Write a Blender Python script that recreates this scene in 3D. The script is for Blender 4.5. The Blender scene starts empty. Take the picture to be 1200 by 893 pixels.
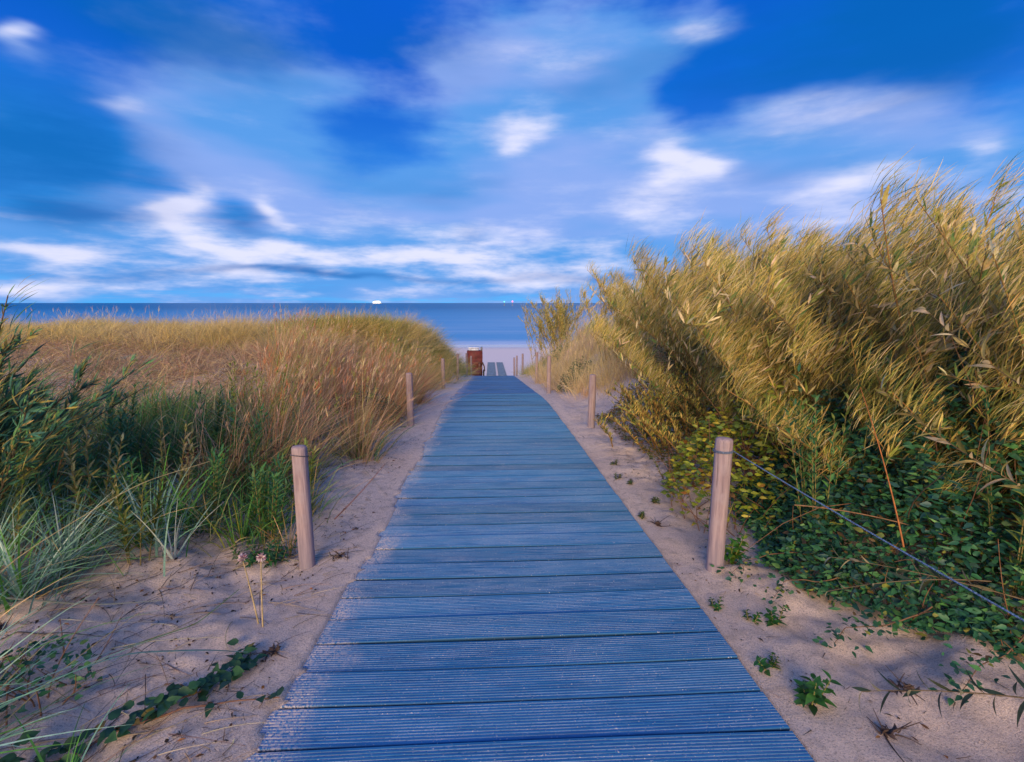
import bpy, math, random
import numpy as np
R = math.radians
S = bpy.context.scene
COL = S.collection

# ---------------------------------------------------------------- camera, sky, sun, exposure
cam_d = bpy.data.cameras.new("Camera")
cam = bpy.data.objects.new("Camera", cam_d); COL.objects.link(cam)
cam.location = (0, 0, 1.2)
cam.rotation_euler = (R(90 - 9.12), 0, R(-2.5))
cam_d.sensor_width = 36; cam_d.lens = 17.1
cam_d.clip_start = 0.05; cam_d.clip_end = 80000
S.camera = cam
S.view_settings.view_transform = 'Standard'
S.view_settings.look = 'None'
S.view_settings.exposure = 0.16
S.view_settings.gamma = 1.0
S.view_settings.use_curve_mapping = False
S.cycles.use_denoising = True
S.cycles.max_bounces = 5
S.cycles.transmission_bounces = 3
S.cycles.diffuse_bounces = 2
S.cycles.glossy_bounces = 2

SUN_EL, SUN_AZ = 19.0, 192.0          # azimuth clockwise from +Y: low, behind the camera and to its left
SKY_STRENGTH = 0.1
CLOUD_BODY = [(6.2, 19.9, 12.0, 9.0, 0.7), (13.8, 24.2, 5.8, 3.0, 0.35), (21.2, 25.2, 4.1, 2.1, 0.4), (1.6, 22.9, 6.0, 2.4, 0.35), (12.1, 8.9, 16.6, 7.9, 0.5), (25.9, 13.1, 10.5, 5.5, 0.7), (33.4, 16.2, 6.5, 3.2, 0.65), (37.0, 9.7, 7.5, 4.1, 0.5), (-25.9, 16.3, 7.0, 6.0, 0.68), (-22.4, 13.8, 5.0, 3.6, 0.3), (-11.7, 10.0, 18.0, 5.4, 0.4), (4.5, 5.3, 12.0, 4.5, 0.35), (-28.3, 4.6, 22.3, 2.4, 0.75), (4.5, 4.4, 30.1, 2.6, 0.6), (-33.4, 1.7, 21.1, 0.7, 0.3), (-15.5, 20.6, 5.5, 1.5, 0.35), (44.6, 11.3, 2.8, 1.8, 0.65), (-40.5, 19.7, 1.3, 1.0, 0.55), (-32.9, 16.5, 2.3, 1.1, 0.4), (-37.5, 8.3, 5.3, 1.1, 0.25)]
CLOUD_GAP = [(-39.2, 12.0, 5.0, 3.7, 0.35), (29.7, 21.6, 11.1, 4.9, 0.4), (3.0, 20.8, 2.2, 1.2, 0.45), (-26.2, 8.1, 2.0, 1.6, 0.35), (-14.1, 15.3, 4.6, 5.8, 0.15), (22.1, 20.3, 3.6, 3.8, 0.3)]
CLOUD_DARK = [(-40.0, 12.5, 9.0, 5.5, 0.85), (-33.0, 25.0, 12.0, 3.5, 0.5), (42.0, 24.0, 9.0, 5.0, 0.5), (-13.5, 14.0, 4.5, 5.5, 0.22), (-27.0, 22.5, 9.0, 3.2, 0.55), (29.0, 22.5, 14.0, 5.0, 0.5), (-26.0, 8.0, 2.4, 1.5, 0.7), (-36.0, 7.6, 5.0, 1.0, 0.5), (-5.0, 24.5, 9.0, 3.0, 0.4), (-18.0, 2.9, 20.0, 0.5, 0.6), (12.0, 3.4, 14.0, 0.5, 0.45), (-2.0, 7.6, 3.0, 1.2, 0.3), (40.0, 20.0, 6.0, 5.0, 0.4)]
CLOUD_BRIGHT = [(3.6, 17.6, 3.2, 1.8, 0.6), (-30.4, 9.1, 1.4, 2.2, 0.7), (-29.4, 7.0, 3.0, 1.9, 0.4), (-23.5, 8.9, 1.1, 1.4, 0.6), (-22.6, 5.9, 2.0, 1.1, 0.55), (20.8, 14.4, 3.8, 2.3, 0.7), (24.6, 13.9, 1.7, 0.9, 0.5), (17.1, 10.6, 5.6, 2.3, 0.45), (-32.9, 16.5, 1.7, 0.7, 0.4), (33.2, 17.6, 5.2, 1.0, 0.4), (36.2, 10.5, 4.2, 1.8, 0.4), (44.4, 11.6, 2.2, 1.2, 0.6), (6.2, 24.8, 6.0, 1.6, 0.3), (21.8, 25.3, 2.7, 1.1, 0.3), (-40.1, 4.6, 3.8, 1.0, 0.4), (-19.8, 4.6, 17.2, 1.7, 0.45), (-3.3, 6.0, 9.9, 2.0, 0.4), (8.0, 3.6, 10.0, 1.2, 0.35), (-36.0, 2.2, 9.0, 0.6, 0.35), (-40.5, 19.8, 0.9, 0.7, 0.4)]


class NT:
    """small helper for wiring shader nodes"""
    def __init__(s, tree): s.t = tree; s.n = tree.nodes; s.l = tree.links
    def node(s, typ, **kw):
        n = s.n.new(typ)
        for k, v in kw.items(): setattr(n, k, v)
        return n
    def put(s, sock, v):
        if isinstance(v, bpy.types.NodeSocket): s.l.new(v, sock)
        elif v is not None:
            if isinstance(v, (tuple, list)) and len(v) == 3 and sock.type == 'RGBA': v = (*v, 1)
            sock.default_value = v
    def m(s, op, a, b=None, c=None, clamp=False):
        n = s.node('ShaderNodeMath', operation=op); n.use_clamp = clamp
        s.put(n.inputs[0], a); s.put(n.inputs[1], b)
        if c is not None: s.put(n.inputs[2], c)
        return n.outputs[0]
    def mix(s, f, a, b, blend='MIX'):
        n = s.node('ShaderNodeMix', data_type='RGBA', blend_type=blend); n.clamp_factor = True
        s.put(n.inputs[0], f); s.put(n.inputs[6], a); s.put(n.inputs[7], b)
        return n.outputs[2]
    def noise(s, vec, scale, detail=3, rough=.5, dist=0.0, out=0):
        n = s.node('ShaderNodeTexNoise')
        if vec is not None: s.put(n.inputs['Vector'], vec)
        n.inputs['Scale'].default_value = scale; n.inputs['Detail'].default_value = detail
        n.inputs['Roughness'].default_value = rough; n.inputs['Distortion'].default_value = dist
        return n.outputs[out]
    def ramp(s, f, a, b, lo=0.0, hi=1.0):
        n = s.node('ShaderNodeMapRange'); n.interpolation_type = 'SMOOTHSTEP'
        s.put(n.inputs[0], f)
        for i, v in enumerate((a, b, lo, hi)): n.inputs[i + 1].default_value = v
        return n.outputs[0]
    def mapping(s, vec, scale=(1, 1, 1), loc=(0, 0, 0)):
        n = s.node('ShaderNodeMapping'); s.put(n.inputs[0], vec)
        n.inputs['Scale'].default_value = scale; n.inputs['Location'].default_value = loc
        return n.outputs[0]
    def bump(s, h, strength, dist, normal=None):
        n = s.node('ShaderNodeBump'); s.put(n.inputs['Height'], h)
        n.inputs['Strength'].default_value = strength; n.inputs['Distance'].default_value = dist
        if normal is not None: s.put(n.inputs['Normal'], normal)
        return n.outputs[0]


def build_world():
    w = bpy.data.worlds.new("World"); S.world = w; w.use_nodes = True
    w.node_tree.nodes.clear()
    t = NT(w.node_tree)
    out = t.node('ShaderNodeOutputWorld'); bg = t.node('ShaderNodeBackground')
    bg.inputs[1].default_value = SKY_STRENGTH
    t.l.new(bg.outputs[0], out.inputs[0])
    sky = t.node('ShaderNodeTexSky', sky_type='NISHITA')
    sky.sun_disc = False; sky.sun_elevation = R(SUN_EL); sky.sun_rotation = R(SUN_AZ)
    sky.air_density = 1.0; sky.dust_density = 0.2; sky.ozone_density = 3.0
    tc = t.node('ShaderNodeTexCoord')
    sep = t.node('ShaderNodeSeparateXYZ'); t.l.new(tc.outputs['Generated'], sep.inputs[0])
    x, y, z = sep.outputs
    deg = 57.2958
    az = t.m('MULTIPLY', t.m('ARCTAN2', x, y), deg)
    el = t.m('MULTIPLY', t.m('ARCSINE', z), deg)
    comb = t.node('ShaderNodeCombineXYZ'); t.put(comb.inputs[0], az); t.put(comb.inputs[1], el)
    ae = comb.outputs[0]
    # clouds dragged sideways by the wind: coordinates stretched along azimuth
    wob = t.noise(t.mapping(ae, (.06, .20, 1)), 1.0, 3, .5)
    wob2 = t.noise(t.mapping(ae, (.06, .20, 1), (31, 17, 5)), 1.0, 3, .5)
    azw = t.m('ADD', az, t.m('MULTIPLY', t.m('SUBTRACT', wob, .5), 12.0))
    elw = t.m('ADD', el, t.m('MULTIPLY', t.m('SUBTRACT', wob2, .5), 4.5))

    def blobs(lst):
        tot = None
        for a, e, sa, se, amp in lst:
            u = t.m('MULTIPLY_ADD', azw, 1 / sa, -a / sa); v = t.m('MULTIPLY_ADD', elw, 1 / se, -e / se)
            d2 = t.m('MULTIPLY_ADD', v, v, t.m('MULTIPLY', u, u))
            g = t.m('POWER', 2.71828, t.m('MULTIPLY', d2, -1.0))
            tot = t.m('MULTIPLY', g, amp) if tot is None else t.m('MULTIPLY_ADD', g, amp, tot)
        return tot
    streak = t.noise(t.mapping(ae, (.09, .42, 1), (3, 7, 1)), 1.0, 5, .6)
    soft = t.noise(t.mapping(ae, (.05, .12, 1), (9, 2, 4)), 1.0, 4, .5)
    low = t.noise(t.mapping(ae, (.06, .60, 1), (1, 5, 8)), 1.0, 5, .6)
    body = t.m('SUBTRACT', blobs(CLOUD_BODY), blobs(CLOUD_GAP))
    # outside the stretch of sky described above, plain noise clouds
    away = t.ramp(t.m('ABSOLUTE', t.m('SUBTRACT', az, 2.0)), 48, 75)
    high = t.ramp(el, 28, 45)
    body = t.m('ADD', body, t.m('MULTIPLY', t.m('MAXIMUM', away, t.m('MULTIPLY', high, .8)), t.ramp(soft, .35, .8)))
    body = t.m('MULTIPLY', body, t.m('MULTIPLY_ADD', streak, 1.5, .55))
    body = t.m('ADD', body, t.m('MULTIPLY', t.m('SUBTRACT', soft, .45), .9))
    puff = t.noise(t.mapping(ae, (.13, .34, 1), (14, 8, 2)), 1.0, 4, .55)
    body = t.m('ADD', body, t.m('MULTIPLY', t.m('SUBTRACT', puff, .5), .8))
    horizon = t.ramp(el, 2.5, 15, 1.0, 0.0)
    body = t.m('ADD', body, t.m('MULTIPLY', horizon, t.m('SUBTRACT', t.m('MULTIPLY', low, 3.0), 1.2)))
    fb = t.ramp(t.m('MULTIPLY', body, 1.4), -.06, .95)
    bright = t.m('MULTIPLY', blobs(CLOUD_BRIGHT), t.m('MULTIPLY', t.m('MULTIPLY_ADD', streak, 1.9, .35), t.m('MULTIPLY_ADD', puff, 2.2, -.1)))
    bright = t.m('ADD', bright, t.m('MULTIPLY', t.m('MULTIPLY', fb, t.ramp(el, 2, 14, 1, .35)), t.m('MULTIPLY', t.m('SUBTRACT', t.noise(t.mapping(ae, (.10, .42, 1), (40, 1, 3)), 1.0, 5, .6), .45), 2.8)))
    fbr = t.ramp(bright, .02, 1.05)
    # air: the clear sky, deep and strongly blue above, paler at the horizon
    tinted = t.mix(1.0, sky.outputs[0], (.20, .62, 1.35), 'MULTIPLY')
    deep = t.mix(t.ramp(el, -1, 24), (.70, 3.9, 9.2), (.003, .98, 5.9))
    deep = t.mix(t.ramp(soft, .35, .7), deep, t.mix(1.0, deep, (1.0, 1.35, 1.12), 'MULTIPLY'))
    air = t.mix(.85, tinted, deep)
    shade = t.mix(t.ramp(t.noise(t.mapping(ae, (.04, .14, 1), (2, 12, 6)), 1.0, 3, .5), .38, .62), (1.0, 3.2, 7.6), (2.5, 3.9, 8.1))
    c = t.mix(t.m('MULTIPLY', fb, .94), air, shade)
    c = t.mix(t.m('MULTIPLY', fbr, .95), c, (7.4, 7.5, 9.5))
    # slate blue undersides
    dark = t.m('MULTIPLY', t.ramp(t.noise(t.mapping(ae, (.03, .10, 1), (22, 3, 2)), 1.0, 3, .5), .48, .75), t.ramp(el, 3, 12))
    dark = t.m('MAXIMUM', t.m('MULTIPLY', dark, .4), t.m('MULTIPLY', blobs(CLOUD_DARK), t.m('MULTIPLY_ADD', streak, 1.2, .35)))
    c = t.mix(t.m('MULTIPLY', t.ramp(dark, 0, .9), .8), c, (.02, 1.15, 4.3))
    t.put(bg.inputs[0], c)
    w.cycles.sampling_method = 'MANUAL'; w.cycles.sample_map_resolution = 512


build_world()
sun_d = bpy.data.lights.new("sun", 'SUN'); sun = bpy.data.objects.new("sun", sun_d); COL.objects.link(sun)
sun_d.energy = 4.3; sun_d.angle = R(34); sun_d.color = (1.0, .74, .40)
sun.rotation_euler = (R(90 - SUN_EL), 0, R(-SUN_AZ + 180))
sun.location = (-5, -20, 12)

# ---------------------------------------------------------------- helpers
rng = np.random.default_rng(7)
def U(a, b, n=None): return rng.uniform(a, b, n)

def hash2(ix, iy, seed):
    h = (ix.astype(np.int64) * 374761393 + iy.astype(np.int64) * 668265263 + seed * 1442695041) & 0xffffffff
    h = ((h ^ (h >> 13)) * 1274126177) & 0xffffffff
    return ((h ^ (h >> 16)) & 0xffffff) / float(0xffffff)
def vnoise(x, y, s=1.0, seed=0):
    x = np.asarray(x, float) / s + 1000; y = np.asarray(y, float) / s + 1000
    ix, iy = np.floor(x), np.floor(y); fx, fy = x - ix, y - iy
    fx = fx * fx * (3 - 2 * fx); fy = fy * fy * (3 - 2 * fy)
    a = hash2(ix, iy, seed); b = hash2(ix + 1, iy, seed); c = hash2(ix, iy + 1, seed); d = hash2(ix + 1, iy + 1, seed)
    return (a * (1 - fx) + b * fx) * (1 - fy) + (c * (1 - fx) + d * fx) * fy * 1.0 - .5
def sst(x, a, b):
    t = np.clip((x - a) / (b - a), 0, 1); return t * t * (3 - 2 * t)

def unit(v): return v / np.maximum(np.linalg.norm(v, axis=-1, keepdims=True), 1e-9)

class Geo:
    """collects vertices, triangles and quads with a colour per vertex, and links them as ONE mesh object"""
    def __init__(s): s.v = []; s.q = []; s.t = []; s.c = []; s.n = 0
    def add(s, v, quads=None, tris=None, col=(.5, .5, .5)):
        v = np.asarray(v, np.float32).reshape(-1, 3)
        c = np.asarray(col, np.float32)
        c = np.broadcast_to(c, (len(v), 3)) if c.ndim == 1 else c.reshape(-1, 3)
        if quads is not None and len(quads): s.q.append(np.asarray(quads, np.int64).reshape(-1, 4) + s.n)
        if tris is not None and len(tris): s.t.append(np.asarray(tris, np.int64).reshape(-1, 3) + s.n)
        s.v.append(v); s.c.append(c); s.n += len(v)
        return s
    def build(s, name, mat, parent=None, smooth=True, loc=(0, 0, 0)):
        v = np.concatenate(s.v) - np.asarray(loc, np.float32); c = np.concatenate(s.c)
        q = np.concatenate(s.q) if s.q else np.zeros((0, 4), np.int64)
        t = np.concatenate(s.t) if s.t else np.zeros((0, 3), np.int64)
        me = bpy.data.meshes.new(name)
        me.vertices.add(len(v)); me.vertices.foreach_set('co', v.astype(np.float32).ravel())
        nl = q.size + t.size; me.loops.add(nl); me.polygons.add(len(q) + len(t))
        me.loops.foreach_set('vertex_index', np.concatenate([q.ravel(), t.ravel()]).astype(np.int32))
        st = np.concatenate([np.arange(len(q)) * 4, q.size + np.arange(len(t)) * 3]).astype(np.int32)
        me.polygons.foreach_set('loop_start', st)
        me.polygons.foreach_set('use_smooth', np.full(len(q) + len(t), smooth))
        a = me.attributes.new('Col', 'FLOAT_COLOR', 'POINT')
        a.data.foreach_set('color', np.concatenate([c, np.ones((len(c), 1), np.float32)], 1).astype(np.float32).ravel())
        me.update(calc_edges=True); me.validate()
        me.materials.append(mat)
        o = bpy.data.objects.new(name, me); COL.objects.link(o)
        if parent is not None:
            o.parent = parent
            pl = np.array(parent.location)
            while parent.parent is not None: parent = parent.parent; pl = pl + np.array(parent.location)
            o.location = np.asarray(loc) - pl
        else: o.location = loc
        return o

def tag(o, label=None, cat=None, group=None, kind=None):
    if label: o['label'] = label
    if cat: o['category'] = cat
    if group: o['group'] = group
    if kind: o['kind'] = kind
    return o
def thing(name, label, cat, loc, group=None):
    o = bpy.data.objects.new(name, None); COL.objects.link(o); o.location = loc; o.empty_display_size = .1
    return tag(o, label, cat, group)

def colmix(pal, w, n, var=.18):
    """n colours drawn from a palette with weights, each varied in brightness"""
    pal = np.asarray(pal, float); i = rng.choice(len(pal), n, p=np.asarray(w, float) / np.sum(w))
    return np.clip(pal[i] * (1 + U(-var, var, (n, 1))) * (1 + U(-.08, .08, (n, 3))), 0.004, .9)

def ribbons(g, base, d0, bend, L, W, side, k=3, cb=None, ct=None, lens=False):
    """N tapered bent blades; lens=True gives a leaf outline instead of a grass blade"""
    n = len(base); t = np.linspace(0, 1, k + 1)
    L = np.broadcast_to(np.asarray(L, float), (n,))[:, None, None]; W = np.broadcast_to(np.asarray(W, float), (n,))[:, None, None]
    p = base[:, None, :] + L * (d0[:, None, :] * t[None, :, None] + bend[:, None, :] * (t ** 2)[None, :, None])
    w = np.sin(np.pi * np.clip(t, .02, .985) ** .8) if lens else (1 - t) ** .65 * .95 + .05
    off = side[:, None, :] * (W * .5 * w[None, :, None])
    v = np.stack([p - off, p + off], 2)
    idx = (np.arange(n)[:, None] * (k + 1) + np.arange(k)[None, :]) * 2
    q = np.stack([idx, idx + 1, idx + 3, idx + 2], -1)
    cb = np.broadcast_to(cb, (n, 3)); ct = cb if ct is None else np.broadcast_to(ct, (n, 3))
    c = cb[:, None, :] * (1 - t)[None, :, None] + ct[:, None, :] * t[None, :, None]
    g.add(v, quads=q, col=np.repeat(c[:, :, None, :], 2, 2))

def leaves(g, base, d, nrm, L, W, col, k=4, fold=.25, droop=.25, peak=.8):
    """N leaves with a folded midrib and a drooping tip"""
    n = len(base); t = np.linspace(0, 1, k + 1)
    d = unit(d); s = unit(np.cross(d, nrm)); nn = np.cross(s, d)
    L = np.broadcast_to(np.asarray(L, float), (n,))[:, None, None]; W = np.broadcast_to(np.asarray(W, float), (n,))[:, None, None]
    dr = np.broadcast_to(np.asarray(droop, float), (n,))[:, None, None]
    p = base[:, None, :] + L * (d[:, None, :] * t[None, :, None] - nn[:, None, :] * dr * (t ** 2)[None, :, None])
    w = (np.sin(np.pi * np.clip(t, .03, .985) ** peak))[None, :, None] * W * .5
    l = p - s[:, None, :] * w + nn[:, None, :] * w * fold; r = p + s[:, None, :] * w + nn[:, None, :] * w * fold
    v = np.stack([l, p, r], 2)
    idx = (np.arange(n)[:, None] * (k + 1) + np.arange(k)[None, :]) * 3
    q = np.concatenate([np.stack([idx, idx + 1, idx + 4, idx + 3], -1), np.stack([idx + 1, idx + 2, idx + 5, idx + 4], -1)], 1)
    c = np.repeat(np.broadcast_to(col, (n, 3)), (k + 1) * 3, 0)
    g.add(v, quads=q, col=c)

def tubes(g, P, rad, sides=5, col=(.2, .12, .06), cap=True):
    """P: M paths of n points each; rad: (M,n) or (n,)"""
    P = np.asarray(P, float); M, n, _ = P.shape
    rad = np.broadcast_to(np.asarray(rad, float), (M, n))
    T = unit(np.gradient(P, axis=1))
    ref = np.where(np.abs(T[..., 2:3]) > .9, np.array([1., 0, 0]), np.array([0, 0, 1.]))
    a = unit(np.cross(T, ref)); b = np.cross(T, a)
    th = np.arange(sides) / sides * 2 * np.pi
    v = P[:, :, None, :] + rad[:, :, None, None] * (a[:, :, None, :] * np.cos(th)[None, None, :, None] + b[:, :, None, :] * np.sin(th)[None, None, :, None])
    i = np.arange(M)[:, None, None] * n * sides + np.arange(n - 1)[None, :, None] * sides + np.arange(sides)[None, None, :]
    j = np.arange(M)[:, None, None] * n * sides + np.arange(n - 1)[None, :, None] * sides + (np.arange(sides)[None, None, :] + 1) % sides
    q = np.stack([i, j, j + sides, i + sides], -1)
    c = np.asarray(col, float)
    if c.ndim == 2: c = np.repeat(c, n * sides, 0)
    g.add(v, quads=q, col=c)

def curve(base, d, bend, L, n=9):
    """paths base + L(d t + bend t^2)"""
    t = np.linspace(0, 1, n)[None, :, None]
    L = np.broadcast_to(np.asarray(L, float), (len(base),))[:, None, None]
    return base[:, None, :] + L * (d[:, None, :] * t + bend[:, None, :] * t ** 2)

def box(g, c, s, col, bev=0.0):
    x, y, z = c; a, b, h = s[0] / 2, s[1] / 2, s[2] / 2
    v = np.array([(x + i * a, y + j * b, z + k * h) for k in (-1, 1) for j in (-1, 1) for i in (-1, 1)])
    g.add(v, quads=[(0, 2, 3, 1), (4, 5, 7, 6), (0, 1, 5, 4), (2, 6, 7, 3), (0, 4, 6, 2), (1, 3, 7, 5)], col=col)

def lathe(g, prof, c, sides=20, col=(.4, .4, .4), axis='z'):
    th = np.arange(sides) / sides * 2 * np.pi
    prof = np.asarray(prof, float)
    v = np.stack([prof[:, 0:1] * np.cos(th), prof[:, 0:1] * np.sin(th), np.repeat(prof[:, 1:2], sides, 1)], -1)
    if axis == 'x': v = v[..., [2, 0, 1]]
    i = np.arange(len(prof) - 1)[:, None] * sides + np.arange(sides); j = np.arange(len(prof) - 1)[:, None] * sides + (np.arange(sides) + 1) % sides
    g.add(v.reshape(-1, 3) + np.asarray(c), quads=np.stack([i, j, j + sides, i + sides], -1), col=col)

# ---------------------------------------------------------------- materials
def new_mat(name):
    m = bpy.data.materials.new(name); m.use_nodes = True; m.node_tree.nodes.clear()
    t = NT(m.node_tree); out = t.node('ShaderNodeOutputMaterial')
    return m, t, out

def foliage_mat(name, trans=.3, rough=.6, back=None, spec=.25):
    m, t, out = new_mat(name)
    a = t.node('ShaderNodeAttribute', attribute_name='Col')
    geo = t.node('ShaderNodeNewGeometry')
    nz = t.noise(geo.outputs['Position'], 60, 2)
    c = t.mix(1.0, a.outputs['Color'], t.mix(t.ramp(nz, .3, .7), (.78, .78, .78), (1.15, 1.12, 1.05)), 'MULTIPLY')
    if back: c = t.mix(t.m('MULTIPLY', geo.outputs['Backfacing'], back[3]), c, back[:3])
    p = t.node('ShaderNodeBsdfPrincipled'); t.put(p.inputs['Base Color'], c)
    p.inputs['Roughness'].default_value = rough; p.inputs['Specular IOR Level'].default_value = spec
    tr = t.node('ShaderNodeBsdfTranslucent'); t.put(tr.inputs[0], c)
    mx = t.node('ShaderNodeMixShader'); mx.inputs[0].default_value = trans
    t.l.new(p.outputs[0], mx.inputs[1]); t.l.new(tr.outputs[0], mx.inputs[2]); t.l.new(mx.outputs[0], out.inputs[0])
    return m

def plain_mat(name, rough=.7, var=.25, scale=25, bump=0.0, metal=0.0, stretch=(1, 1, 1)):
    """object colour from Col, broken up by procedural noise"""
    m, t, out = new_mat(name)
    a = t.node('ShaderNodeAttribute', attribute_name='Col'); tc = t.node('ShaderNodeTexCoord')
    vec = t.mapping(tc.outputs['Object'], stretch)
    n1 = t.noise(vec, scale, 4, .6)
    c = t.mix(1.0, a.outputs['Color'], t.mix(t.ramp(n1, .3, .7), (1 - var,) * 3, (1 + var,) * 3), 'MULTIPLY')
    p = t.node('ShaderNodeBsdfPrincipled'); t.put(p.inputs['Base Color'], c)
    p.inputs['Roughness'].default_value = rough; p.inputs['Metallic'].default_value = metal
    if bump: t.put(p.inputs['Normal'], t.bump(n1, bump, .01))
    t.l.new(p.outputs[0], out.inputs[0])
    return m

def sand_mat():
    m, t, out = new_mat('sand')
    tc = t.node('ShaderNodeTexCoord'); P = tc.outputs['Object']
    sep = t.node('ShaderNodeSeparateXYZ'); t.l.new(P, sep.inputs[0])
    n_big = t.noise(P, 1.3, 4, .6); n_mid = t.noise(P, 14, 4, .6); n_fine = t.noise(P, 170, 4, .75); n_grain = t.noise(P, 420, 3, .7)
    c = t.mix(t.ramp(n_big, .3, .7), (.86, .66, .55), (.74, .56, .475))
    c = t.mix(t.m('MULTIPLY', t.ramp(n_mid, .48, .68), .45), c, (.34, .26, .22))
    c = t.mix(t.m('MULTIPLY', t.ramp(n_fine, .50, .62), .7), c, (.27, .19, .165))
    c = t.mix(t.m('MULTIPLY', t.ramp(n_grain, .53, .63), .75), c, (.92, .80, .72))
    wet = t.ramp(t.m('ADD', sep.outputs[1], t.m('MULTIPLY', n_big, 5)), 80, 92)
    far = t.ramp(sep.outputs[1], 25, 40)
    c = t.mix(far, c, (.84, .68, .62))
    c = t.mix(t.m('MULTIPLY', wet, .45), c, (.34, .34, .38))
    p = t.node('ShaderNodeBsdfPrincipled'); t.put(p.inputs['Base Color'], c)
    t.put(p.inputs['Roughness'], t.m('MULTIPLY_ADD', wet, -.72, .9)); p.inputs['Specular IOR Level'].default_value = .3
    h = t.m('ADD', t.m('MULTIPLY', n_mid, 1.2), t.m('MULTIPLY', n_fine, .7))
    b = t.bump(t.m('MULTIPLY', h, t.m('SUBTRACT', 1.0, far)), .8, .02)
    b = t.bump(n_grain, .6, .006, b)
    t.put(p.inputs['Normal'], b)
    t.l.new(p.outputs[0], out.inputs[0])
    return m

def board_mat():
    """weathered bluish boards; Col.r = how much of a groove, Col.g = tone of the board"""
    m, t, out = new_mat('boardwalk_planks')
    a = t.node('ShaderNodeAttribute', attribute_name='Col'); s = t.node('ShaderNodeSeparateColor'); t.l.new(a.outputs['Color'], s.inputs[0])
    tc = t.node('ShaderNodeTexCoord'); P = tc.outputs['Object']
    grain = t.noise(t.mapping(P, (5, 150, 60)), 1.0, 4, .7)
    blot = t.noise(t.mapping(P, (1.0, 2.6, 1)), 1.4, 4, .6)
    speck = t.noise(P, 170, 2, .5); patch = t.noise(t.mapping(P, (2.0, 6, 1), (4, 1, 0)), 1.6, 3, .6)
    base = t.mix(t.ramp(grain, .25, .75), (.006, .088, .25), (.024, .19, .43))
    base = t.mix(t.m('MULTIPLY', t.ramp(blot, .35, .7), .4), base, (.06, .22, .42))
    base = t.mix(s.outputs[2], base, (.006, .02, .045))  # Col.b: joint dirt plus seam shade painted into the board sides
    base = t.mix(1.0, base, t.mix(s.outputs[1], (.72, .72, .72), (1.22, 1.22, 1.22)), 'MULTIPLY')
    line = t.noise(t.mapping(P, (3.2, 110, 1), (2, 5, 0)), 1.0, 3, .65)
    sandy = t.m('MULTIPLY', s.outputs[0], t.m('MULTIPLY', t.ramp(line, .30, .56), t.m('MULTIPLY', t.m('MULTIPLY_ADD', t.ramp(patch, .3, .65), .6, .4), t.ramp(t.noise(P, 140, 3, .7), .28, .5))))
    c = t.mix(t.m('MULTIPLY', sandy, .62), base, (.60, .62, .72))
    sx = t.node('ShaderNodeSeparateXYZ'); t.l.new(P, sx.inputs[0])
    edge = t.ramp(t.m('ADD', sx.outputs[0], t.m('MULTIPLY', t.m('SUBTRACT', t.noise(P, 5, 4, .65), .5), .5)), -.74, -.50, 1, 0)
    c = t.mix(t.m('MULTIPLY', edge, t.m('MULTIPLY', t.ramp(t.noise(P, 120, 3, .7), .42, .56), .85)), c, (.62, .50, .46))
    c = t.mix(t.m('MULTIPLY', t.ramp(speck, .66, .74), t.m('MULTIPLY_ADD', t.ramp(patch, .3, .7), .55, .35)), c, (.70, .62, .60))
    p = t.node('ShaderNodeBsdfPrincipled'); t.put(p.inputs['Base Color'], c)
    p.inputs['Roughness'].default_value = .62; p.inputs['Specular IOR Level'].default_value = .35
    t.put(p.inputs['Normal'], t.bump(grain, .35, .004))
    t.l.new(p.outputs[0], out.inputs[0])
    return m

def post_mat():
    m, t, out = new_mat('post_wood')
    tc = t.node('ShaderNodeTexCoord'); P = tc.outputs['Object']
    sep = t.node('ShaderNodeSeparateXYZ'); t.l.new(P, sep.inputs[0])
    oi = t.node('ShaderNodeObjectInfo')
    n = t.noise(t.mapping(P, (55, 55, 5)), 1.0, 5, .65); crack = t.noise(t.mapping(P, (120, 120, 3)), 1.0, 3, .5); blot = t.noise(P, 9, 4, .6)
    c = t.mix(t.ramp(n, .3, .72), (.22, .155, .175), (.39, .28, .285))
    c = t.mix(t.m('MULTIPLY', t.ramp(blot, .45, .7), .5), c, (.34, .28, .31))
    # darker, greyer blue towards the foot
    c = t.mix(t.m('MULTIPLY', t.ramp(t.m('ADD', sep.outputs[2], t.m('MULTIPLY', blot, .2)), .05, .40, 1, 0), .45), c, (.17, .17, .26))
    c = t.mix(t.m('MULTIPLY', t.ramp(crack, .62, .70), .7), c, (.06, .045, .05))
    p = t.node('ShaderNodeBsdfPrincipled'); t.put(p.inputs['Base Color'], c); p.inputs['Roughness'].default_value = .85
    t.put(p.inputs['Normal'], t.bump(t.m('ADD', n, t.m('MULTIPLY', crack, -.6)), .6, .006))
    t.l.new(p.outputs[0], out.inputs[0])
    return m

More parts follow.
